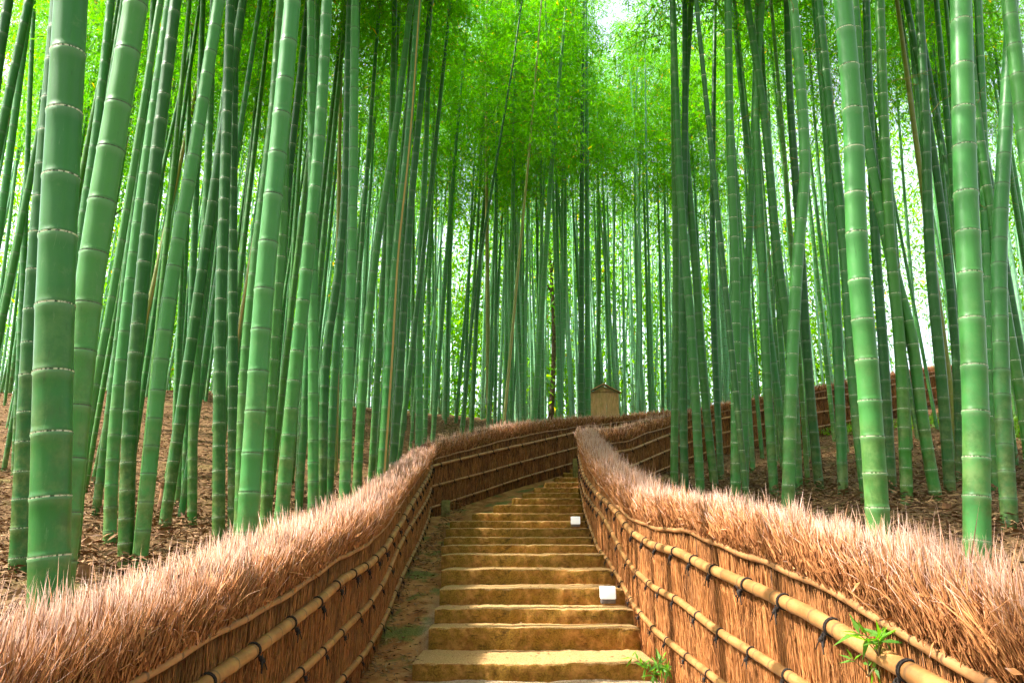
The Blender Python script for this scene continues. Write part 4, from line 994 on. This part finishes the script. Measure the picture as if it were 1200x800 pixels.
mb.add(V, [np.array([[0, 1, 2], [5, 4, 3]]), np.array([[0, 3, 4, 1], [1, 4, 5, 2], [2, 5, 3, 0]])]); mb.build('gable', M_WOOD, rt, smooth=False)
for sg in (-1, 1):
    mb = MB(); Vv, fs = box((sg * (W / 2 + .03), 0, (bz1) / 2), (.055, .07, bz1 + .02), bev=.006); mb.add(Vv, fs); mb.build('post', M_DWOOD if sg < 0 else M_WOOD, rt)
    half = W / 2 + .13; rise = pk - gz - (bz1 - .0); ang = math.atan2(rise, half); c_, s2 = math.cos(ang), math.sin(ang)
    L_ = math.hypot(half, rise); rot = np.array([[c_, 0, sg * s2], [0, 1, 0], [-sg * s2, 0, c_]])
    mb = MB(); Vv, fs = box((sg * half / 2, 0, bz1 + rise / 2 + .015), (L_ + .02, .26, .026), rot, .005); mb.add(Vv, fs); mb.build('roof_slope', M_WOOD, rt)
    mb = MB(); Vv, fs = box((sg * half / 2, -.1, bz1 + rise / 2 - .02), (L_ * .93, .03, .03), rot, .004); mb.add(Vv, fs); mb.build('barge_board', M_DWOOD, rt)

# ------------------------------------------------------------------ green sprigs
def sprig(name, p, n, spread, ll, lab, stems=5, updir=(0, -.2, 1)):
    rt = empty(name, p); tag(rt, lab, 'plant'); st = MB(); lf = MB()
    for k in range(stems):
        a = random.random() * 6.28; L_ = spread * random.uniform(.6, 1.1); t = np.linspace(0, 1, 6)
        d = np.array([math.cos(a) * .7, math.sin(a) * .35, 0]) + np.array(updir)
        C_ = d * (L_ * t)[:, None]; C_[:, 2] -= .35 * L_ * t ** 2
        st.add(*tube(C_, np.linspace(.0022, .001, 6), 5, ref=(.3, .9, .1)))
        m = n // stems; tt = rng.uniform(.35, 1.0, m); P = np.stack([np.interp(tt, t, C_[:, i]) for i in range(3)], -1)
        D = nrm(d)[None] * .5 + rng.normal(0, .6, (m, 3)); D[:, 2] -= .1; Nn = rng.normal(0, .4, (m, 3)) + np.array([0, -.5, 1])
        lf.add(*leaves(P, D, Nn, ll * rng.uniform(.7, 1.2, m), ll * .2, rng.random(m) * .9))
    st.build('stems', M_TWIG, rt); lf.build('leaves', M_FERN, rt, smooth=False)
qh = FR
def on_fence(f, u, v, off=.07):
    r = ray(u, v); s_, y_ = seg_hit(r[0] / r[1], offset_poly(f.pts, f.side * -off)); return r * (y_ / r[1])
sprig('bamboo_sprig', on_fence(FR, 1030, 768), 34, .12, .085, 'bright green bamboo sprig growing through the right fence above a rail', 5)
sprig('bamboo_sprig', on_fence(FR, 1018, 792), 16, .08, .06, 'smaller green sprig low on the right fence near the picture bottom', 4)
pp = atY(781, 800, 5.9); pp[0] = 1.08
sprig('leafy_plant', (1.12, 6.15, float(Pf(6.15)) + .02), 110, .34, .10, 'leafy green plant growing at the foot of the right fence by the lowest step', 8)

# ------------------------------------------------------------------ forest trees among the bamboo
def tree(u, v, Yd, w, Hh, lab, fork=True, crown=True):
    x_ = (u - 600) / F * Yd; z0 = G1(x_, Yd); rt = empty('forest_tree', (x_, Yd, z0)); tag(rt, lab, 'tree'); r = w * Yd / F / 2
    mb = MB(); t = np.linspace(0, 1, 14); C_ = np.stack([.25 * np.sin(t * 4), .1 * np.sin(t * 3), -.3 + t * Hh], -1); mb.add(*tube(C_, r * (1.15 - .8 * t), 12)); mb.build('trunk', M_BARK, rt)
    ends = [C_[-1]]
    for k in range(7):
        b = C_[6 + k]; a = (k * 2.4 + .2); L_ = 2.6 - .2 * k; t2 = np.linspace(0, 1, 7); q = np.stack([b[0] + math.cos(a) * L_ * t2 * .7, b[1] + math.sin(a) * L_ * t2 * .7, b[2] + L_ * t2 ** .8 * .9], -1)
        mb = MB(); mb.add(*tube(q, r * .45 * (1 - .8 * t2), 7)); mb.build('limb', M_BARK, rt); ends.append(q[-1]); ends.append(q[4])
    if crown:
        n_ = 9000; e = np.array(ends); ci = rng.integers(0, len(e), n_); P = e[ci] + rng.normal(0, .55, (n_, 3)); D = rng.normal(0, 1, (n_, 3)); Nn = rng.normal(0, .6, (n_, 3)); Nn[:, 2] += 1
        mb = MB(); mb.add(*leaves(P, D, Nn, rng.uniform(.08, .15, n_), rng.uniform(.04, .07, n_), rng.random(n_))); mb.build('crown', M_LEAF, rt, smooth=False)
tree(42, 500, 24, 10, 11, 'dark forked tree trunk seen far left between the bamboo')
tree(645, 500, 38, 6, 13, 'dark brown tree trunk far back among the central bamboo')

# ------------------------------------------------------------------ light
sun_dir = Vector((-.72, -.10, .95)).normalized()
el = math.asin(sun_dir.z); az = math.atan2(sun_dir.x, sun_dir.y)
w = bpy.data.worlds.new('World'); sc.world = w; w.use_nodes = True; nt = w.node_tree; nt.nodes.clear()
sky = nt.nodes.new('ShaderNodeTexSky'); sky.sky_type = 'NISHITA'; sky.sun_disc = False; sky.sun_elevation = el; sky.sun_rotation = az; sky.air_density = 1.0; sky.dust_density = 3.0; sky.ozone_density = 1.0
bg = nt.nodes.new('ShaderNodeBackground'); bg.inputs[1].default_value = .135; wo = nt.nodes.new('ShaderNodeOutputWorld'); hs = nt.nodes.new('ShaderNodeHueSaturation'); hs.inputs['Saturation'].default_value = .45; hs.inputs['Color'].default_value = (1, 1, 1, 1); nt.links.new(sky.outputs[0], hs.inputs['Color']); nt.links.new(hs.outputs[0], bg.inputs[0]); nt.links.new(bg.outputs[0], wo.inputs[0])
sl = bpy.data.lights.new('sun', 'SUN'); sl.energy = 3.1; sl.angle = R(.5); sl.color = (1, .94, .84); so = bpy.data.objects.new('sun', sl); COL.objects.link(so)
so.rotation_mode = 'QUATERNION'; so.rotation_quaternion = sun_dir.to_track_quat('Z', 'Y')
vs = sc.view_settings; vs.view_transform = 'Standard'; vs.look = 'None'; vs.gamma = 1; vs.use_curve_mapping = False; vs.exposure = 2.12
cy = sc.cycles; cy.use_denoising = True; cy.max_bounces = 7; cy.diffuse_bounces = 3; cy.use_adaptive_sampling = True; cy.adaptive_threshold = .05; cy.glossy_bounces = 2; cy.transmission_bounces = 3; cy.transparent_max_bounces = 4; cy.caustics_reflective = False; cy.caustics_refractive = False
cy.sample_clamp_indirect = 6
sc.render.resolution_x = 1024; sc.render.resolution_y = 682
